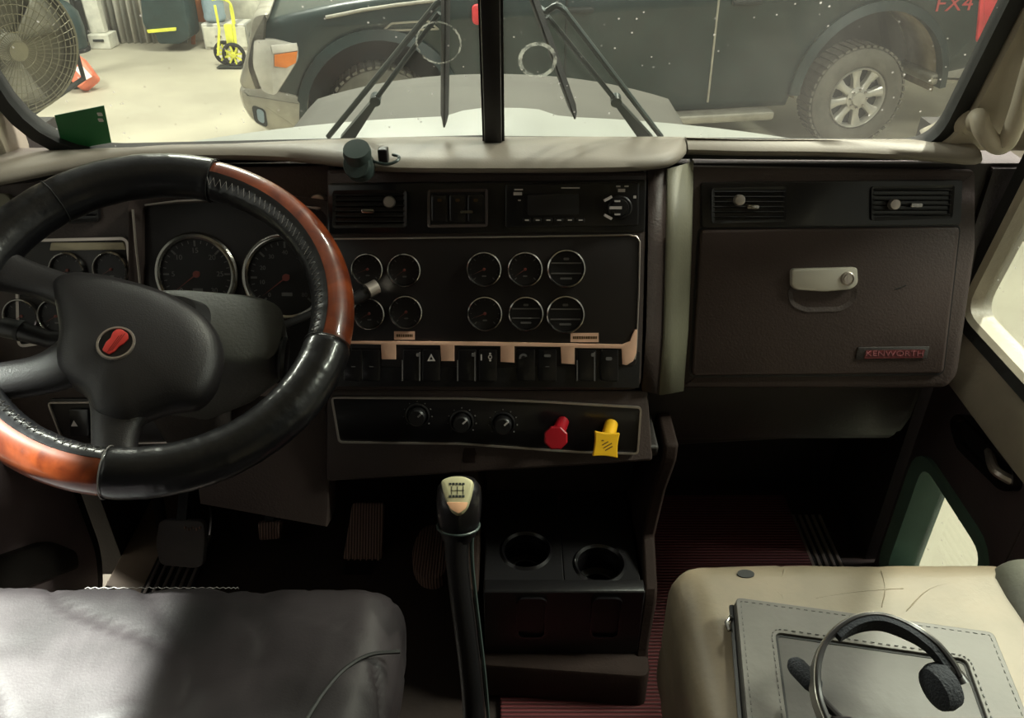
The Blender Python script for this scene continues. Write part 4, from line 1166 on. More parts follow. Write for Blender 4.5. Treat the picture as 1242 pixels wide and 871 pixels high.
# ---- climate and brake valve panel
LPn = Fr((-.025, 1.005, .52), (1, 0, 0), (0, .30, .954))
bm = BM(); prism(bm, LPn, rpoly(LPn.L([(396, 472), (786, 474), (792, 560), (396, 585)]), .006, 4), -.06, 0, .005); obj('lower_body', bm, M['brown'], dash)
cp = rpoly(LPn.L([(403, 481), (560, 482), (660, 486), (777, 493), (773, 549), (700, 547), (560, 537), (412, 535)]), .006, 4)
bm = BM(); prism(bm, LPn, cp, -.001, .004, .001); obj('climate_panel', bm, M['blackg'], dash)
bm = BM(); ring(bm, LPn, inset(cp, -.0012), inset(cp, .0016), .002, .0062); obj('climate_trim', bm, M['satin'], dash)
for i, (x, y) in enumerate(((506, 505), (560, 513), (610, 515))):
    a, b = LPn.uv(x, y, .01); f = LPn.at(a, b, .004)
    bm = BM(); lathe(bm, f, [(.0185, 0), (.0185, .002), (.0165, .003)], 32, cap1=False); lathe(bm, f, [(.0135, 0), (.0128, .014), (.011, .016), (0, .016)], 28); k = obj('climate_knob', bm, M['blackp'], dash)
    bm = BM(); prism(bm, f, [(u * .7 - v * .7, u * .7 + v * .7) for u, v in ((.003, -.0012), (.011, -.0012), (.011, .0012), (.003, .0012))], .016, .0172); obj('pointer', bm, M['printw'] if i else M['tick'], k)
    bm = BM()
    for j in range(9):
        t = math.radians(220 - 260 * j / 8); lathe(bm, f.at(.0215 * math.cos(t), .0215 * math.sin(t), 0), [(.0007 + .0001 * j, 0), (.0007, .0006), (0, .0006)], 6)
    obj('dot_scale', bm, M['tick'], k)
# red octagonal and yellow square brake valves
a, b = LPn.uv(683, 513, .01); f0 = LPn.at(a, b, .004)
a2, b2 = LPn.uv(674, 531, .045); top = LPn.w(a2, b2, .045)
ax = (top - f0.o).normalized(); f1 = Fr(top, (1, 0, 0), (0, .50, .866)); ax2 = f1.n
vr = thing('brake_valve_knob', 'red octagonal push-pull brake valve knob on the lower dash panel', 'knob', f0.o)
bm = BM(); tube(bm, [f0.o, top - ax * .004], [.0095, .0105], 16); obj('stem', bm, M['red'], vr)
bm = BM(); sgn = 1
lathe(bm, f1, [(.0165, -.006 * sgn), (.0185, -.003 * sgn), (.0185, .003 * sgn), (.0165, .005 * sgn), (0, .0055 * sgn)], 8, a0=PI / 8); obj('octagonal_cap', bm, M['red'], vr, smooth=False, bevel=.001)
a, b = LPn.uv(742, 516, .01); f0 = LPn.at(a, b, .004)
a2, b2 = LPn.uv(735, 539, .045); top = LPn.w(a2, b2, .045); ax = (top - f0.o).normalized()
f1 = Fr(top, (1, .0, -.10), (.1, .50, .866))
vy = thing('brake_valve_knob', 'yellow square push-pull brake valve knob on the lower dash panel', 'knob', f0.o)
bm = BM(); tube(bm, [f0.o, top - ax * .004], [.010, .0112], 16); obj('stem', bm, M['yellow'], vy)
sgn = 1
S = .0185
bm = BM(); loop = []
for i in range(4):
    t0 = PI / 4 + i * PI / 2; t1 = t0 + PI / 2
    for k in range(6):
        q = k / 6; u = math.cos(t0) * (1 - q) + math.cos(t1) * q; v = math.sin(t0) * (1 - q) + math.sin(t1) * q
        s_ = 1 - .10 * math.sin(PI * q); loop.append((u * S * 1.42 * s_, v * S * 1.42 * s_))
prism(bm, f1, loop, -.005 * sgn, .004 * sgn, 0); cap = obj('square_cap', bm, M['yellow'], vy, bevel=.0015, smooth=False)
bm = BM()
for dx, dy, w_, an in ((-.006, .006, .0016, 0), (-.002, .002, .005, .6), (.002, -.001, .007, .6), (.004, -.005, .006, .6)):
    c_, s_ = math.cos(an), math.sin(an)
    prism(bm, f1, [(dx + u * c_ - v * s_, dy + u * s_ + v * c_) for u, v in ((-w_, -.0007), (w_, -.0007), (w_, .0007), (-w_, .0007))], .004 * sgn, .0046 * sgn)
obj('print', bm, M['print'], cap)

# ================================================================== CENTRE CONSOLE
con = thing('centre_console', 'dark lower centre console with open pocket and two cup holders', 'console', (.02, .95, .0))
xl, xr = -.045, .205
prof_side = [(1.06, .455), (.985, .455), (.975, .43), (.985, .36), (.975, .27), (.895, .235), (.885, .215), (.885, .10), (.87, .075), (1.10, .02), (1.16, .2), (1.16, .455)]
SD = lambda x: Fr((x, 0, 0), (0, 1, 0), (0, 0, 1))
bm = BM(); prism(bm, SD(xl - .02), prof_side, -.012, .012, 0); obj('side_wall', bm, M['skin_brown'], con, bevel=.004)
bm = BM()
sec2 = [(u + (0.0), v) for u, v in prof_side]
loft(bm, [[V((x + (.028 * max(0, (v - .2)) / .25 if True else 0), u, v)) for u, v in sec2] for x in (xr, xr + .022)]); obj('side_wall', bm, M['skin_brown'], con, bevel=.005)
bm = BM(); box(bm, xl, 1.12, .24, xr + .01, 1.14, .455); obj('pocket_back', bm, M['darkbrown'], con)
bm = BM(); box(bm, xl, .985, .43, xr + .02, 1.13, .45); obj('pocket_top', bm, M['darkbrown'], con, bevel=.004)
# ledge with two wells
bm = BM()
LZ = .238; LFr = FLOOR_FR(LZ)
cups = [(LFr.uv(638, 668), .040), (LFr.uv(727, 684), .040)]
cups = [((c[0][0], c[0][1]), c[1]) for c in cups]
xs_mid = (cups[0][0][0] + cups[1][0][0]) / 2
for (cx_, cy_), rr in cups:
    x0_, x1_ = (xl, xs_mid) if cx_ < xs_mid else (xs_mid, xr)
    inner = [(cx_ + rr * math.cos(2 * PI * i / 48), cy_ + rr * math.sin(2 * PI * i / 48)) for i in range(48)]
    outer = []
    y0_, y1_ = .892, 1.12
    for i in range(48):
        c_, s_ = math.cos(2 * PI * i / 48), math.sin(2 * PI * i / 48)
        t = min([((x1_ - cx_) / c_) if c_ > 1e-6 else 9, ((x0_ - cx_) / c_) if c_ < -1e-6 else 9, ((y1_ - cy_) / s_) if s_ > 1e-6 else 9, ((y0_ - cy_) / s_) if s_ < -1e-6 else 9])
        outer.append((cx_ + c_ * t, cy_ + s_ * t))
    ring(bm, LFr, outer, inner, -.02, 0)
obj('ledge', bm, M['blackp'], con, bevel=.002)
for (cx_, cy_), rr in cups:
    f = LFr.at(cx_, cy_, 0)
    bm = BM(); lathe(bm, f, [(rr - .004, .0), (rr, .004), (rr + .004, .0), (rr + .001, -.004), (rr - .001, -.05), (rr - .012, -.054), (rr - .013, -.09), (0, -.09)], 40, cap0=False); k = obj('cup_holder', bm, M['blackg'], con)
    bm = BM(); lathe(bm, f, [(rr - .014, -.052), (rr - .012, -.050), (rr - .010, -.053)], 36, cap0=False, cap1=False); obj('inner_ring', bm, M['rubber'], k)
bm = BM(); q = [(xl, .885), (xr, .880), (xr, .90), (xl, .905)]
prism(bm, FLOOR_FR(0), [(xl, .884), (xr + .004, .884), (xr + .004, .91), (xl, .91)], .09, LZ + .004, .003); obj('front_panel', bm, M['blackp'], con, bevel=.004)
bm = BM(); prism(bm, FLOOR_FR(0), rpoly([(xl - .03, .865), (xr + .02, .840), (xr + .03, 1.1), (xl - .03, 1.1)], .02, 4), .011, .09, .006); obj('foot_panel', bm, M['skin_brown'], con)
bm = BM()
for i, (cx_, cy_) in enumerate((c[0] for c in cups)):
    bm = BM(); f = Fr((cx_ + .01, .882, .185), (1, 0, 0), (0, 0, 1)); ring(bm, f, rrect(-.026, -.05, .022, .045, .012, 4), rrect(-.023, -.047, .019, .042, .010, 4), -.004, .003)
    obj('front_slot', bm, M['blackg'], con)

# ================================================================== STEERING
WN = V((0.15903, -0.45923, 0.87396)).normalized()
Wc = V((-0.43358, 0.87412, 0.75416))
wu = V((1, 0, 0)); wu = (wu - WN * wu.dot(WN)).normalized(); wv = WN.cross(wu)
SW = Fr(Wc, wu, wv)
RW = .2115
sw_ = thing('steering_wheel', 'black leather and burl wood steering wheel with oval red badge on its hub', 'steering wheel', Wc)


def ang(x, y):
    a, b = SW.uv(x, y); return math.atan2(b, a)


w1a, w1b = ang(425, 425), ang(262, 212)
w2a, w2b = ang(-62, 430), ang(128, 582)
if w1b < w1a: w1b += 2 * PI
if w2b < w2a: w2b += 2 * PI


def rim_arc(bm, t0, t1, r0, r1, s0=0, s1=2 * PI, n=60, m_=24, capr=True, wob=0):
    rings = []
    full = abs(s1 - s0 - 2 * PI) < 1e-3
    for i in range(n + 1):
        t = t0 + (t1 - t0) * i / n
        d = SW.u * math.cos(t) + SW.v * math.sin(t)
        c = SW.o + d * RW
        e = min(i, n - i) / n * (t1 - t0) * RW
        k = r1 if e > .004 else r1 - .0015 * (1 - e / .004)
        if wob: k += wob * noise.noise(V((t * 9, 0, 3)))
        row = []
        for j in range(m_ if full else m_ + 1):
            s = s0 + (s1 - s0) * j / m_
            kk = k + (wob * .8 * noise.noise(V((t * 30, s * 2, 1))) if wob else 0)
            row.append(c + d * kk * math.cos(s) + SW.n * kk * math.sin(s))
        rings.append(row)
    if full: loft(bm, rings)
    else:
        for row in rings: row.append(SW.o * 0 + (sum(row, V()) / len(row)))
        loft(bm, rings)


RL = .0290
for t0, t1 in ((w1b, w2a + (2 * PI if w2a < w1b else 0)), (w2b, w1a + (2 * PI if w1a < w2b else 0))):
    while t1 < t0: t1 += 2 * PI
    while t1 - t0 > 2 * PI: t1 -= 2 * PI
    bm = BM(); rim_arc(bm, t0, t1, 0, RL, wob=.0006, n=110); obj('leather_grip', bm, M['leather'], sw_, angle=60)
for t0, t1 in ((w1a, w1b), (w2a, w2b)):
    bm = BM(); rim_arc(bm, t0, t1, 0, .0262, math.radians(-100), math.radians(103), n=80); obj('wood_grip', bm, M['wood'], sw_, angle=60)
    bm = BM(); rim_arc(bm, t0, t1, 0, .0270, math.radians(103), math.radians(260), n=80, wob=.0006); lg_ = obj('leather_inlay', bm, M['leather'], sw_, angle=60)
    bm = BM(); pts = []
    n = int((t1 - t0) * RW / .0045)
    for i in range(n + 1):
        t = t0 + (t1 - t0) * i / n; s = math.radians(120 if i % 2 else 142)
        d = SW.u * math.cos(t) + SW.v * math.sin(t); pts.append(SW.o + d * (RW + .0276 * math.cos(s)) + SW.n * .0276 * math.sin(s))
    tube(bm, pts, .00055, 5); obj('stitching', bm, M['thread'], lg_)
for t in (w1a, w1b, w2a, w2b, ang(70, 248)):
    d = SW.u * math.cos(t) + SW.v * math.sin(t)
    bm = BM(); tube(bm, [SW.o + d * (RW + .0292 * math.cos(s * PI / 18)) + SW.n * .0292 * math.sin(s * PI / 18) for s in range(36)], .0008, 6, closed=True); obj('seam', bm, M['thread'] if t in (w2b,) else M['rubber'], sw_)

# hub pad: domed outline, spokes that flow into it
HC = .0                                                     # height of pad edge relative to the rim plane
hub_px = [(62, 340), (82, 329), (115, 330), (150, 337), (200, 352), (242, 376), (264, 402), (271, 432), (262, 466), (240, 489), (206, 494), (175, 505), (150, 516), (118, 505), (102, 478), (82, 462), (68, 448), (66, 425), (70, 400), (66, 370)]
lp2 = SW.L(hub_px, HC)
lp2 = [(p.x, p.y) for p in smooth_path([(a, b, 0) for a, b in lp2], 4, closed=True)]
hx, hy = SW.uv(150, 420, HC)
bm = BM(); rings = []
for s, c in ((.90, -.035), (.98, -.022), (1.0, -.010), (.985, -.002), (.94, .006), (.84, .012), (.66, .0165), (.4, .019), (.15, .020)):
    rings.append([SW.w(hx + (a - hx) * s, hy + (b - hy) * s, HC + c) for a, b in lp2])
loft(bm, rings); obj('hub_pad', bm, M['hubp'], sw_, angle=70)


def spoke(p_hub, p_mid, p_rim, w0, w1, w2):
    pts = [SW.w(*SW.uv(*p_hub, -.004), -.008), SW.w(*SW.uv(*p_mid, -.006), -.010), SW.w(*SW.uv(*p_rim, -.004), -.004)]
    P = smooth_path(pts, 8); rings = []
    n = len(P)
    for i, p in enumerate(P):
        t = (P[min(i + 1, n - 1)] - P[max(i - 1, 0)]).normalized(); s = t.cross(SW.n).normalized(); q = i / (n - 1)
        w_ = (w0 * (1 - q) ** 2 + 2 * w1 * q * (1 - q) + w2 * q * q); h = .016 * (1 - q) + .013 * q
        rings.append([p + s * w_ * math.copysign(abs(math.cos(k * PI / 10)) ** .75, math.cos(k * PI / 10)) + SW.n * h * math.sin(k * PI / 10) for k in range(20)])
    bm = BM(); loft(bm, rings); return obj('spoke', bm, M['hubp'], sw_, angle=70)


spoke((100, 430), (50, 452), (-25, 466), .040, .020, .024)
spoke((150, 480), (140, 520), (138, 570), .045, .018, .026)
spoke((100, 360), (62, 345), (8, 330), .030, .014, .028)
# badge
a, b = SW.uv(140, 415, HC + .022); f = SW.at(a, b, HC + .0165)
bm = BM(); lathe(bm, f, [(.0205, 0), (.0215, .003), (.0205, .0052), (.0185, .0052), (.018, .0035)], 40, cap1=False, sy=1.04); bd = obj('badge_ring', bm, M['satin'], sw_)
bm = BM(); lathe(bm, f, [(.0185, .001), (.0185, .004), (0, .0045)], 36, sy=1.04); obj('badge_field', bm, M['blackg'], bd)
# red crest: a waisted shield lying diagonally
cr_px = [(122, 428), (128, 416), (134, 411), (137, 403), (143, 398), (150, 398), (159, 404), (160, 411), (153, 419), (147, 422), (140, 430), (132, 434)]
lp = SW.L([(140 + (x - 141) * .84, 415 + (y - 416) * .84) for x, y in cr_px], HC + .021)
bm = BM(); prism(bm, SW, rpoly(lp, .0015, 2), HC + .0195, HC + .0225, .0006); obj('badge_crest', bm, M['badge_red'], bd)
bm = BM()
a1_, b1_ = SW.uv(148, 406, HC + .0225); a2_, b2_ = SW.uv(133, 426, HC + .0225)
for k in (-1, 0, 1):
    bar(bm, SW.w(a1_ + k * .003, b1_ + k * .002, HC + .0226), SW.w(a2_ + k * .0022, b2_ + k * .0015, HC + .0226), .0005, .0004, up=SW.n)
obj('badge_lines', bm, M['darkred'], bd)
bm = BM(); rr_ = [SW.w(*SW.uv(x, y, .012), .0128) for x, y in ((102, 441), (106, 437), (109, 432))]; tube(bm, rr_, .001, 5); obj('scuff_mark', bm, M['rubber'], sw_)

# column shroud and stalks
col_ = thing('steering_shaft_cover', 'grey-brown steering column shroud with control stalks behind the wheel', 'steering column', Wc - WN * .2)
ax = -WN


def csec(k, hw, hh, dx=0, dy=0, sq=.55):
    c = Wc + ax * k + SW.u * dx + SW.v * dy
    return [c + SW.u * hw * math.copysign(abs(math.cos(t)) ** sq, math.cos(t)) + SW.v * hh * math.copysign(abs(math.sin(t)) ** sq, math.sin(t)) for t in [2 * PI * i / 40 for i in range(40)]]


bm = BM(); loft(bm, [csec(.028, .040, .040), csec(.05, .060, .050)]); obj('hub_sleeve', bm, M['blackp'], col_)
bm = BM(); loft(bm, [csec(.045, .083, .046, .045, .012), csec(.052, .094, .053, .05, .012), csec(.11, .094, .058, .052, .008), csec(.15, .075, .055, .04, 0), csec(.22, .050, .048, 0, 0)]); obj('upper_shroud', bm, M['shroud'], col_, angle=50)
bm = BM(); loft(bm, [csec(.20, .055, .05, 0, 0), csec(.30, .052, .048, 0, 0), csec(.45, .045, .045, 0, 0), csec(.52, .04, .04)]); obj('lower_shroud', bm, M['darkbrown'], col_)
bm = BM(); e0 = [SW.w(*SW.uv(x, y, -.08), -.08) for x, y in ((60, 412), (28, 402), (4, 397))]
tube(bm, [SW.w(-.02, .0, -.08)] + e0, [.009, .011, .013, .013], 14); stk = obj('turn_signal_stalk', bm, M['blackp'], col_)
bm = BM(); tube(bm, [e0[1], e0[1] + (e0[1] - e0[0]).normalized() * .006], .0138, 14); obj('stalk_ring', bm, M['rubber'], stk)
bm = BM(); e1 = [SW.w(*SW.uv(x, y, -.09), -.09) for x, y in ((345, 395), (400, 372), (432, 362), (455, 350))]
tube(bm, e1, [.006, .006, .009, .010], 12); sk = obj('trailer_brake_lever', bm, M['blackp'], col_)
bm = BM(); t_ = (e1[-1] - e1[-2]).normalized(); f = Fr(e1[-1], t_.cross(V((0, 0, 1))), t_.cross(V((0, 0, 1))).cross(t_) * -1)
tube(bm, [e1[-1] - t_ * .012 + V((0, -.004, .004)), e1[-1] + t_ * .004 + V((0, -.004, .004))], [.0105, .0105], 16); obj('lever_cap', bm, M['satin'], sk)
# ribbed dark boot where the shroud opens on the right
bm = BM(); pp = SW.w(*SW.uv(344, 435, -.075), -.075); lathe(bm, Fr(pp, SW.v, SW.n), [(.026, -.004), (.030, 0), (.026, .004)], 24); obj('shroud_opening', bm, M['blackp'], col_)

# knee panel under the column
KP = Fr((-.3, 1.04, .42), (1, 0, 0), (0, .25, .97))
bm = BM(); prism(bm, KP, rpoly(KP.L([(245, 500), (400, 476), (399, 640), (330, 622), (256, 612), (243, 590)]), .012, 4), -.05, -.012, .008); obj('knee_panel', bm, M['darkbrown'], dash)

# ================================================================== SHIFTER
kt = ray(557, 592, Y=.715); kb = V((-.045, .60, .02))
sh = thing('gear_shifter', 'tall floor gear shifter with olive topped shift pattern knob', 'gear shifter', kb)
dv = (kb - kt); dn = dv.normalized()
k_low = ray(556, 640, Y=.700)
axk = (kt - k_low).normalized()
path = smooth_path([k_low + V((0, 0, .01)), k_low + (k_low - kt).normalized() * .05, V((-.050, .645, .33)), kb + V((0, .0, .15)), kb], 6)
bm = BM(); tube(bm, path, [.016, .0135, .014, .016, .019], 16); obj('lever', bm, M['blackp'], sh)
bm = BM(); tube(bm, [p + V((.018, -.004, 0)) for p in path[3:-2]], .0022, 6); obj('air_line', bm, M['wiper'], sh)
bm = BM(); lathe(bm, Fr(kb, (1, 0, 0), (0, 1, 0)), [(.085, 0), (.085, .006), (.07, .02), (.06, .022), (.055, .04), (.045, .045), (.04, .065), (.022, .07)], 32); obj('boot', bm, M['rubber'], sh)
ku = V((1, 0, 0)); kv = V((0, .80, .60)); KF = Fr(kt, ku, kv)       # top plate faces the driver
bm = BM()
sec = []
for h, hw, hh, off in ((-.078, .019, .019, 0), (-.062, .0235, .023, 0), (-.045, .0255, .025, 0), (-.022, .0265, .026, .001), (-.004, .025, .022, .003), (.006, .019, .016, .004)):
    c = kt + axk * 0 + V((0, .004, .0)) + (kt - k_low).normalized() * h * .85 + KF.n * off
    yy = axk.cross(V((1, 0, 0))).normalized()
    sec.append([c + V((1, 0, 0)) * hw * math.cos(2 * PI * i / 32) + yy * hh * math.sin(2 * PI * i / 32) for i in range(32)])
loft(bm, sec); kn = obj('knob', bm, M['blackg'], sh, angle=70)
pl = rpoly(KF.L([(534, 582), (548, 577), (562, 577), (575, 583), (572, 600), (566, 616), (556, 624), (546, 619), (538, 600)], .022), .005, 4)
bm = BM(); prism(bm, KF, pl, .004, .0225, .004); pt = obj('pattern_plate', bm, M['knobtop'], kn, label='pale olive plate with shift pattern')
lo = rpoly(KF.L([(541, 609), (568, 609), (565, 617), (556, 623), (547, 618)], .024), .002, 3)
bm = BM(); prism(bm, KF, lo, .0222, .0238, .0005); obj('range_button', bm, M['knoblow'], kn, label='orange lower button')
bm = BM()
for y in (587, 602):
    for x in (546, 550, 554, 558, 562): 
        a, b = KF.uv(x, y, .0225); prism(bm, KF, rrect(a - .0014, b - .0014, a + .0014, b + .0012, .0003, 1), .0222, .0230)
for x in (548, 555, 562):
    a, b0 = KF.uv(x, 590, .0225); _, b1 = KF.uv(x, 600, .0225); prism(bm, KF, [(a - .0003, b1), (a + .0003, b1), (a + .0003, b0), (a - .0003, b0)], .0222, .0230)
a0, b0 = KF.uv(547, 595, .0225); a1, _ = KF.uv(563, 595, .0225); prism(bm, KF, [(a0, b0 - .0003), (a1, b0 - .0003), (a1, b0 + .0003), (a0, b0 + .0003)], .0222, .0230)
obj('pattern_print', bm, M['truckd'], pt)
bm = BM(); c = k_low + (kt - k_low) * .05; yy = axk.cross(V((1, 0, 0))).normalized(); tube(bm, [c + V((1, 0, 0)) * .0245 * math.cos(2 * PI * i / 32) + yy * .0245 * math.sin(2 * PI * i / 32) for i in range(32)], .0015, 6, closed=True); obj('collar_ring', bm, M['wiper'], kn)

# ================================================================== PEDALS


def pedal_pad(fr, px, r_, th, c=0):
    bm = BM(); prism(bm, fr, rpoly(fr.L(px, c), r_, 4), c - th, c, .004); return bm


PF = Fr((-.6, 1.18, .18), (1, 0, 0), (0, .5, .866))
r = thing('clutch_pedal', 'large square grey clutch pedal left of the steering column', 'pedal', PF.w(*PF.uv(219, 660)))
obj('pad', pedal_pad(PF, [(192, 634), (200, 631), (246, 632), (249, 650), (246, 686), (236, 690), (193, 686), (188, 660)], .012, .016), M['pedal'], r)
a, b = PF.uv(219, 640); bm = BM(); bar(bm, PF.w(a, b + .005, -.015), PF.w(a - .01, b + .17, -.09), .018, .03); obj('arm', bm, M['blackp'], r)
bm = BM(); prism(bm, PF, rpoly(PF.L([(196, 640), (242, 640), (242, 682), (196, 680)]), .01, 4), 0, .002, .001); obj('tread', bm, M['rubber'], r) if False else bm.free()
bm = BM(); f = PF
for i in range(5):
    a, b = PF.uv(225 + i * 4.5, 640 + (i % 2) * 2, 0); lathe(bm, PF.at(a, b, 0), [(.003, 0), (.003, .0012), (0, .0014)], 8)
obj('worn_spots', bm, M['pedal_brown'], r)
PB = Fr((-.45, 1.26, .17), (1, 0, 0), (0, .5, .866))
r = thing('brake_pedal', 'small ribbed brown brake pedal right of the steering column', 'pedal', PB.w(*PB.uv(326, 644)))
obj('pad', pedal_pad(PB, [(312, 634), (341, 633), (339, 654), (314, 656)], .004, .014), M['pedal_brown'], r)
a, b = PB.uv(326, 636); bm = BM(); bar(bm, PB.w(a, b, -.013), PB.w(a + .01, b + .13, -.09), .018, .03); obj('arm', bm, M['blackp'], r)
PA = Fr((-.22, 1.18, .0), (1, 0, 0), (0, .62, .785))
r = thing('accelerator_pedal', 'long ribbed accelerator treadle on the floor left of the shifter', 'pedal', PA.w(*PA.uv(436, 720)))
bm = pedal_pad(PA, [(427, 610), (466, 610), (461, 725), (408, 725)], .008, .012)
obj('treadle', bm, M['pedal_brown'], r)
bm = BM()
for k in range(6):
    x0_ = 415 + k * 8.2; x1_ = 424 + k * 7.0
    a0, b0 = PA.uv(x0_, 722, .001); a1, b1 = PA.uv(x1_, 672, .001); bar(bm, PA.w(a0, b0, .001), PA.w(a1, b1, .001), .0035, .004, up=PA.n)
obj('treadle_rib', bm, M['pedal_brown'], r)
a, b = PA.uv(436, 722); bm = BM(); q = PA.w(a, b, -.01); box(bm, q.x - .03, q.y - .005, .0008, q.x + .03, q.y + .03, q.z); obj('hinge_block', bm, M['blackp'], r)
PO = FLOOR_FR(.03)
r = thing('dimmer_floor_plate', 'brown oval plate on the cab floor behind the gear shifter', 'floor plate', PO.w(*PO.uv(519, 670)))
lp = [(p.x, p.y) for p in smooth_path([(a, b, 0) for a, b in PO.L([(500, 680), (503, 655), (515, 638), (535, 638), (541, 660), (541, 690), (528, 702), (510, 698)])], 4, closed=True)]
bm = BM(); prism(bm, PO, lp, -.0295, 0, .005); obj('plate', bm, M['pedal_brown'], r)
# bright steel rod seen beside the clutch pedal
a = ray(256, 612, Y=1.30); b = ray(255, 650, Y=1.24)
bm = BM(); tube(bm, smooth_path([a, a.lerp(b, .5) + V((.004, 0, 0)), b], 4), [.006, .007, .004], 8)
tag(obj('steering_shaft_rod', bm, M['chrome']), 'short bright metal rod between the clutch and brake pedals', 'rod')

# ================================================================== SEATS
r = thing('driver_seat', 'worn black leather driver seat cushion in front of the steering wheel', 'seat', (-.40, .35, .0))
bm = BM(); cushion(bm, -.72, .0, .38, -.125, .676, .510, .045, .014, .006, 7, 3, 90, .0075)
obj('cushion', bm, M['seatblk'], r, angle=80)


def seat_top(x, y, zt, x0_, x1_, y0_, y1_, bulge):
    u = (2 * x - x0_ - x1_) / (x1_ - x0_); w_ = (2 * y - y0_ - y1_) / (y1_ - y0_)
    return zt + bulge * (1 - abs(u) ** 3) * (1 - abs(w_) ** 3)


bm = BM(); SF = FLOOR_FR(.50)
P = smooth_path([(x, .676 - .012, .4990 + d) for x, d in ((-.50, .0), (-.45, .0), (-.40, .0), (-.35, .0), (-.32, .0))], 10)
tube(bm, [p + V((0, (.0010 if i % 2 else -.0010), .0)) for i, p in enumerate(P)], .0005, 5); obj('stitching', bm, M['thread'], r)
pts = [SF.uv(x, y) for x, y in ((486, 797), (450, 803), (420, 822), (395, 852), (375, 885))]
bm = BM(); tube(bm, smooth_path([(a, b, seat_top(a, b, .510, -.72, -.125, 0, .676, .014) - .0005) for a, b in pts], 8), .0022, 6); obj('seam', bm, M['rubber'], r)
bm = BM(); box(bm, -.64, .04, .20, -.20, .55, .385); obj('seat_base', bm, M['blackp'], r, bevel=.02)
bm = BM(); lathe(bm, Fr((-.42, .3, 0), (1, 0, 0), (0, 1, 0)), [(.16, 0.001), (.16, .03), (.08, .05), (.08, .21)], 32); obj('pedestal', bm, M['blackp'], r)
bm = BM(); cushion(bm, -.70, -.16, .40, -.14, .0, 1.10, .06, 0, .004, 7, 9, 16); obj('backrest', bm, M['seatblk'], r, angle=80)

r = thing('passenger_seat', 'beige vinyl passenger seat with creased cushion and grey side bolster', 'seat', (.45, .35, .0))
bm = BM(); cushion(bm, .192, .0, .25, .640, .735, .485, .045, .006, .003, 6, 5, 80, .0022)
obj('cushion', bm, M['seatbeige'], r, angle=80)
bm = BM(); cushion(bm, .575, .05, .27, .700, .725, .512, .05, .004, .003, 6, 11, 20); obj('bolster', bm, M['bolster'], r, angle=80, label='grey side bolster')
SF = FLOOR_FR(.49)
for k, px in enumerate(([(952, 688), (948, 708), (950, 724)], [(1070, 690), (1074, 712), (1070, 735)], [(1096, 712), (1040, 716), (990, 724)], [(900, 694), (930, 706), (950, 722)], [(1180, 700), (1130, 712), (1100, 740)])):
    bm = BM(); tube(bm, smooth_path([(a, b, seat_top(a, b, .485, .192, .64, 0, .735, .006) - .0006) for a, b in SF.L(px)], 6), .0009, 5); obj('crease', bm, M['seatbeige'], r)
a, b = SF.uv(905, 694); bm = BM(); lathe(bm, Fr((a, b, seat_top(a, b, .485, .192, .64, 0, .735, .006) - .003), (1, 0, 0), (0, 1, 0)), [(.008, 0), (.008, .0042), (0, .0046)], 20, sx=1.3, sy=.8); obj('stain_spot', bm, M['rubber'], r)
bm = BM(); box(bm, .23, .04, .012, .62, .66, .26); obj('seat_base', bm, M['darkbrown'], r, bevel=.02)
bm = BM(); cushion(bm, .20, -.16, .40, .66, .0, 1.10, .06, 0, .003, 7, 19, 16); obj('backrest', bm, M['seatbeige'], r, angle=80)

# ---- portfolio
zf = .505
TL = V((*FLOOR_FR(zf + .012).uv(893, 727), 0)); TR = V((*FLOOR_FR(zf + .004).uv(1203, 771), 0))
fu = (TR - TL); Wd = fu.length; fu.normalize()
PFm = Fr((TL.x, TL.y, zf), (fu.x, fu.y, -.012), (-fu.y, fu.x, .0))
r = thing('portfolio', 'black vinyl zip portfolio with stitched border lying on the passenger seat', 'portfolio', PFm.w(Wd / 2, -.15, 0))
Hh = .34
bm = BM(); prism(bm, PFm, rpoly([(-.002, .002), (Wd, 0), (Wd + .002, -Hh), (0, -Hh)], .008, 4), -.010, .010, .003); obj('cover', bm, M['folio'], r)
o_ = rpoly([(-.002, .002), (Wd, 0), (Wd + .002, -Hh), (0, -Hh)], .008, 4)
i_ = rpoly([(.038, -.040), (Wd - .040, -.042), (Wd - .040, -Hh + .04), (.038, -Hh + .04)], .008, 4)
bm = BM(); ring(bm, PFm, inset(o_, .001), i_, .009, .0145, .0135); obj('border', bm, M['folio2'], r, bevel=.001)
bm = BM(); ring(bm, PFm, inset(i_, -.001), inset(i_, .003), .0098, .0106); obj('border_groove', bm, M['rubber'], r)
for lp in (inset(o_, .006), inset(i_, -.004)):
    bm = BM(); n = len(lp)
    for i in range(n):
        A = V((*lp[i], 0)); B = V((*lp[(i + 1) % n], 0)); L_ = (B - A).length; m_ = max(1, int(L_ / .008))
        for k in range(m_):
            p = A.lerp(B, (k + .2) / m_); q = A.lerp(B, (k + .7) / m_)
            bar(bm, PFm.w(p.x, p.y, .0146), PFm.w(q.x, q.y, .0146), .0008, .0008, up=PFm.n)
    obj('stitching', bm, M['folio'], r)
bm = BM(); tube(bm, [PFm.w(-.003, -t * .02, -.001 + .0006 * (t % 2)) for t in range(17)], .0035, 6); obj('zip', bm, M['blackp'], r)
f = PFm.at(-.006, -.018, 0); bm = BM(); tube(bm, [f.w(0, 0, .003), f.w(-.005, -.008, .002), f.w(-.002, -.018, .001)], .0025, 8); obj('zip_pull', bm, M['chrome'], r)
bm = BM(); prism(bm, PFm, rpoly([(Wd - .001, -.05), (Wd + .008, -.06), (Wd + .010, -Hh + .02), (Wd, -Hh + .01)], .003), -.009, -.003); obj('page_edge', bm, M['labelw'], r)

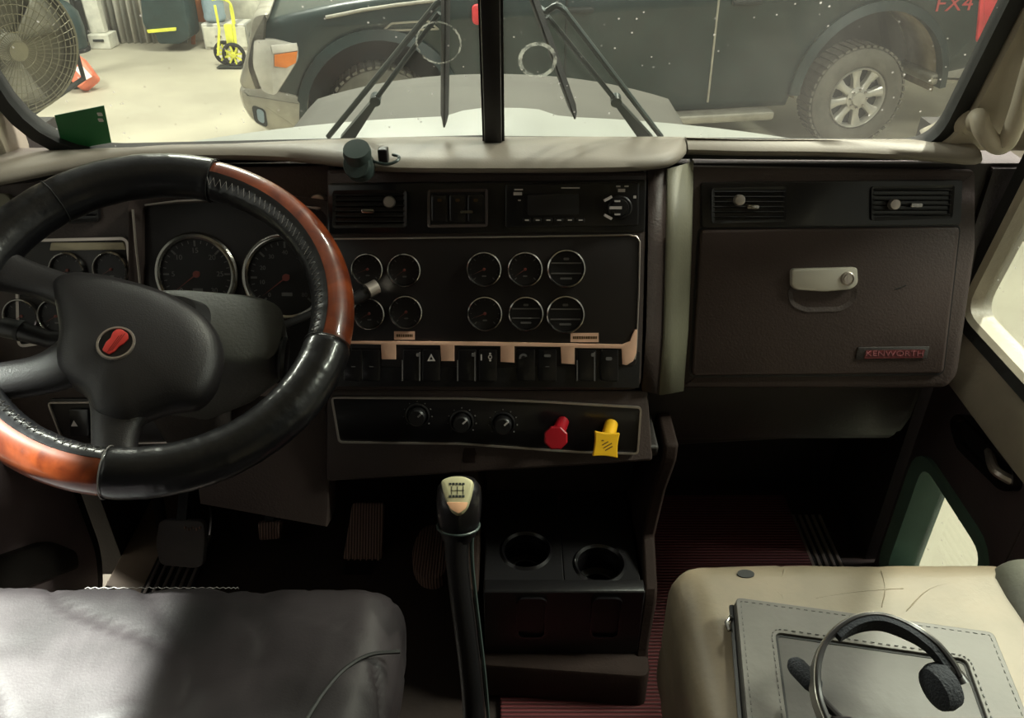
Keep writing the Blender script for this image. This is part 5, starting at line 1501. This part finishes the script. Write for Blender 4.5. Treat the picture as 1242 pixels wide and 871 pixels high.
# ---- headset lying on the portfolio
hz = zf + .021
hs_px = [(1012, 900, .03), (992, 850, .035), (990, 812, .045), (1003, 778, .055), (1030, 757, .065), (1064, 751, .070), (1100, 762, .068), (1130, 780, .060), (1150, 802, .050), (1162, 822, .042)]
HP = [V((*FLOOR_FR(hz + h).uv(x, y), hz + h)) for x, y, h in hs_px]
r = thing('headset', 'black headset with foam microphone lying on the portfolio', 'headset', V((HP[4].x, HP[4].y, hz)))
P = smooth_path(HP, 8)
cen = sum(P, V()) / len(P)
n = len(P)


def band(bm, off, w_, th, i0=0, i1=None):
    rings = []
    for i in range(i0, i1 or n):
        p = P[i]; t = (P[min(i + 1, n - 1)] - P[max(i - 1, 0)]).normalized()
        out = (p - cen); out.z = 0; out = (out - t * out.dot(t)).normalized(); up_ = t.cross(out).normalized()
        if up_.z < 0: up_ = -up_
        c = p + out * off
        rings.append([c + out * th - up_ * w_, c + out * th + up_ * w_, c - out * th + up_ * w_, c - out * th - up_ * w_])
    loft(bm, rings)


bm = BM(); band(bm, 0, .0085, .0022); obj('headband', bm, M['hsblack'], r, bevel=.001)
bm = BM(); band(bm, .0030, .0060, .0010); obj('outer_strip', bm, M['hsgrey'], r, label='pale grey outer strip')
bm = BM(); band(bm, -.0052, .0075, .003, int(n * .38), int(n * .93)); obj('head_pad', bm, M['foam'], r)
# end pieces: T-pad at the right end, earpiece at the left end
e = P[-1]; t = (P[-1] - P[-3]).normalized()
bm = BM(); f = Fr(e + V((-.018, -.006, -.006)), t, V((0, 0, 1)) if abs(t.z) < .9 else V((1, 0, 0)))
lathe(bm, f, [(.010, -.012), (.017, -.009), (.018, .0), (.016, .008), (.008, .012)], 24, sx=1.25); obj('ear_cushion', bm, M['foam'], r)
bm = BM(); tube(bm, [P[-4], e + t * .006], [.0065, .0085], 12); obj('end_slider', bm, M['hsblack'], r)
e2 = P[0]; bm = BM(); f = Fr(e2 + V((.012, 0, -.012)), (0, 1, 0), (0, 0, 1)); lathe(bm, f, [(.020, -.014), (.028, -.008), (.028, .008), (.020, .014)], 28); obj('ear_cup', bm, M['hsblack'], r)
mic = [V((*FLOOR_FR(hz + h).uv(x, y), hz + h)) for x, y, h in ((962, 804, .030), (984, 827, .032), (1000, 852, .034), (1030, 885, .030), (1035, 905, .02))]
bm = BM(); d = (mic[1] - mic[0]).normalized(); tube(bm, [mic[0] - d * .004, mic[0], mic[0] + d * .006, mic[0] + d * .026, mic[0] + d * .032, mic[0] + d * .036], [.003, .0075, .0095, .0095, .0075, .003], 16); obj('microphone_foam', bm, M['foam'], r)
bm = BM(); tube(bm, smooth_path(mic[1:], 6), [.0032, .0038, .0045, .006], 10); obj('boom', bm, M['hsblack'], r)

# ---- small suction gadget on the dash pad
gp_ = ray(437, 190, Z=.872)
r = thing('mount_gadget', 'small dark grey cylindrical device mount on the dash pad edge', 'device mount', gp_)
f = Fr(gp_ + V((0, -.012, -.008)), (1, -.1, 0), (0, .45, .9))
bm = BM(); lathe(bm, f, [(.014, -.016), (.0185, -.014), (.0175, -.004), (.0170, .006), (.0185, .014), (.017, .018), (0, .019)], 28, sy=1.08); obj('body', bm, M['wiper'], r)
bm = BM(); lathe(bm, Fr(gp_ + V((0, -.014, .001)), (1, 0, 0), (0, .9, .45)), [(.0185, -.024), (.0195, -.015), (.0175, -.003), (.0175, .003), (.019, .012), (.0175, .020), (0, .021)], 28); obj('collar', bm, M['wiper'], r)
q = gp_ + V((.031, .0, .002))
bm = BM(); box(bm, q.x - .006, q.y - .008, q.z - .010, q.x + .007, q.y + .008, q.z + .010); obj('clip', bm, M['blackp'], r, bevel=.002)
bm = BM(); tube(bm, smooth_path([q + V((-.018, -.004, -.006)), q + V((.004, -.010, -.009)), q + V((.018, -.008, -.006)), q + V((.021, .002, -.003)), q + V((.012, .008, -.002))], 5), .0022, 8); obj('wire_loop', bm, M['wiper'], r)
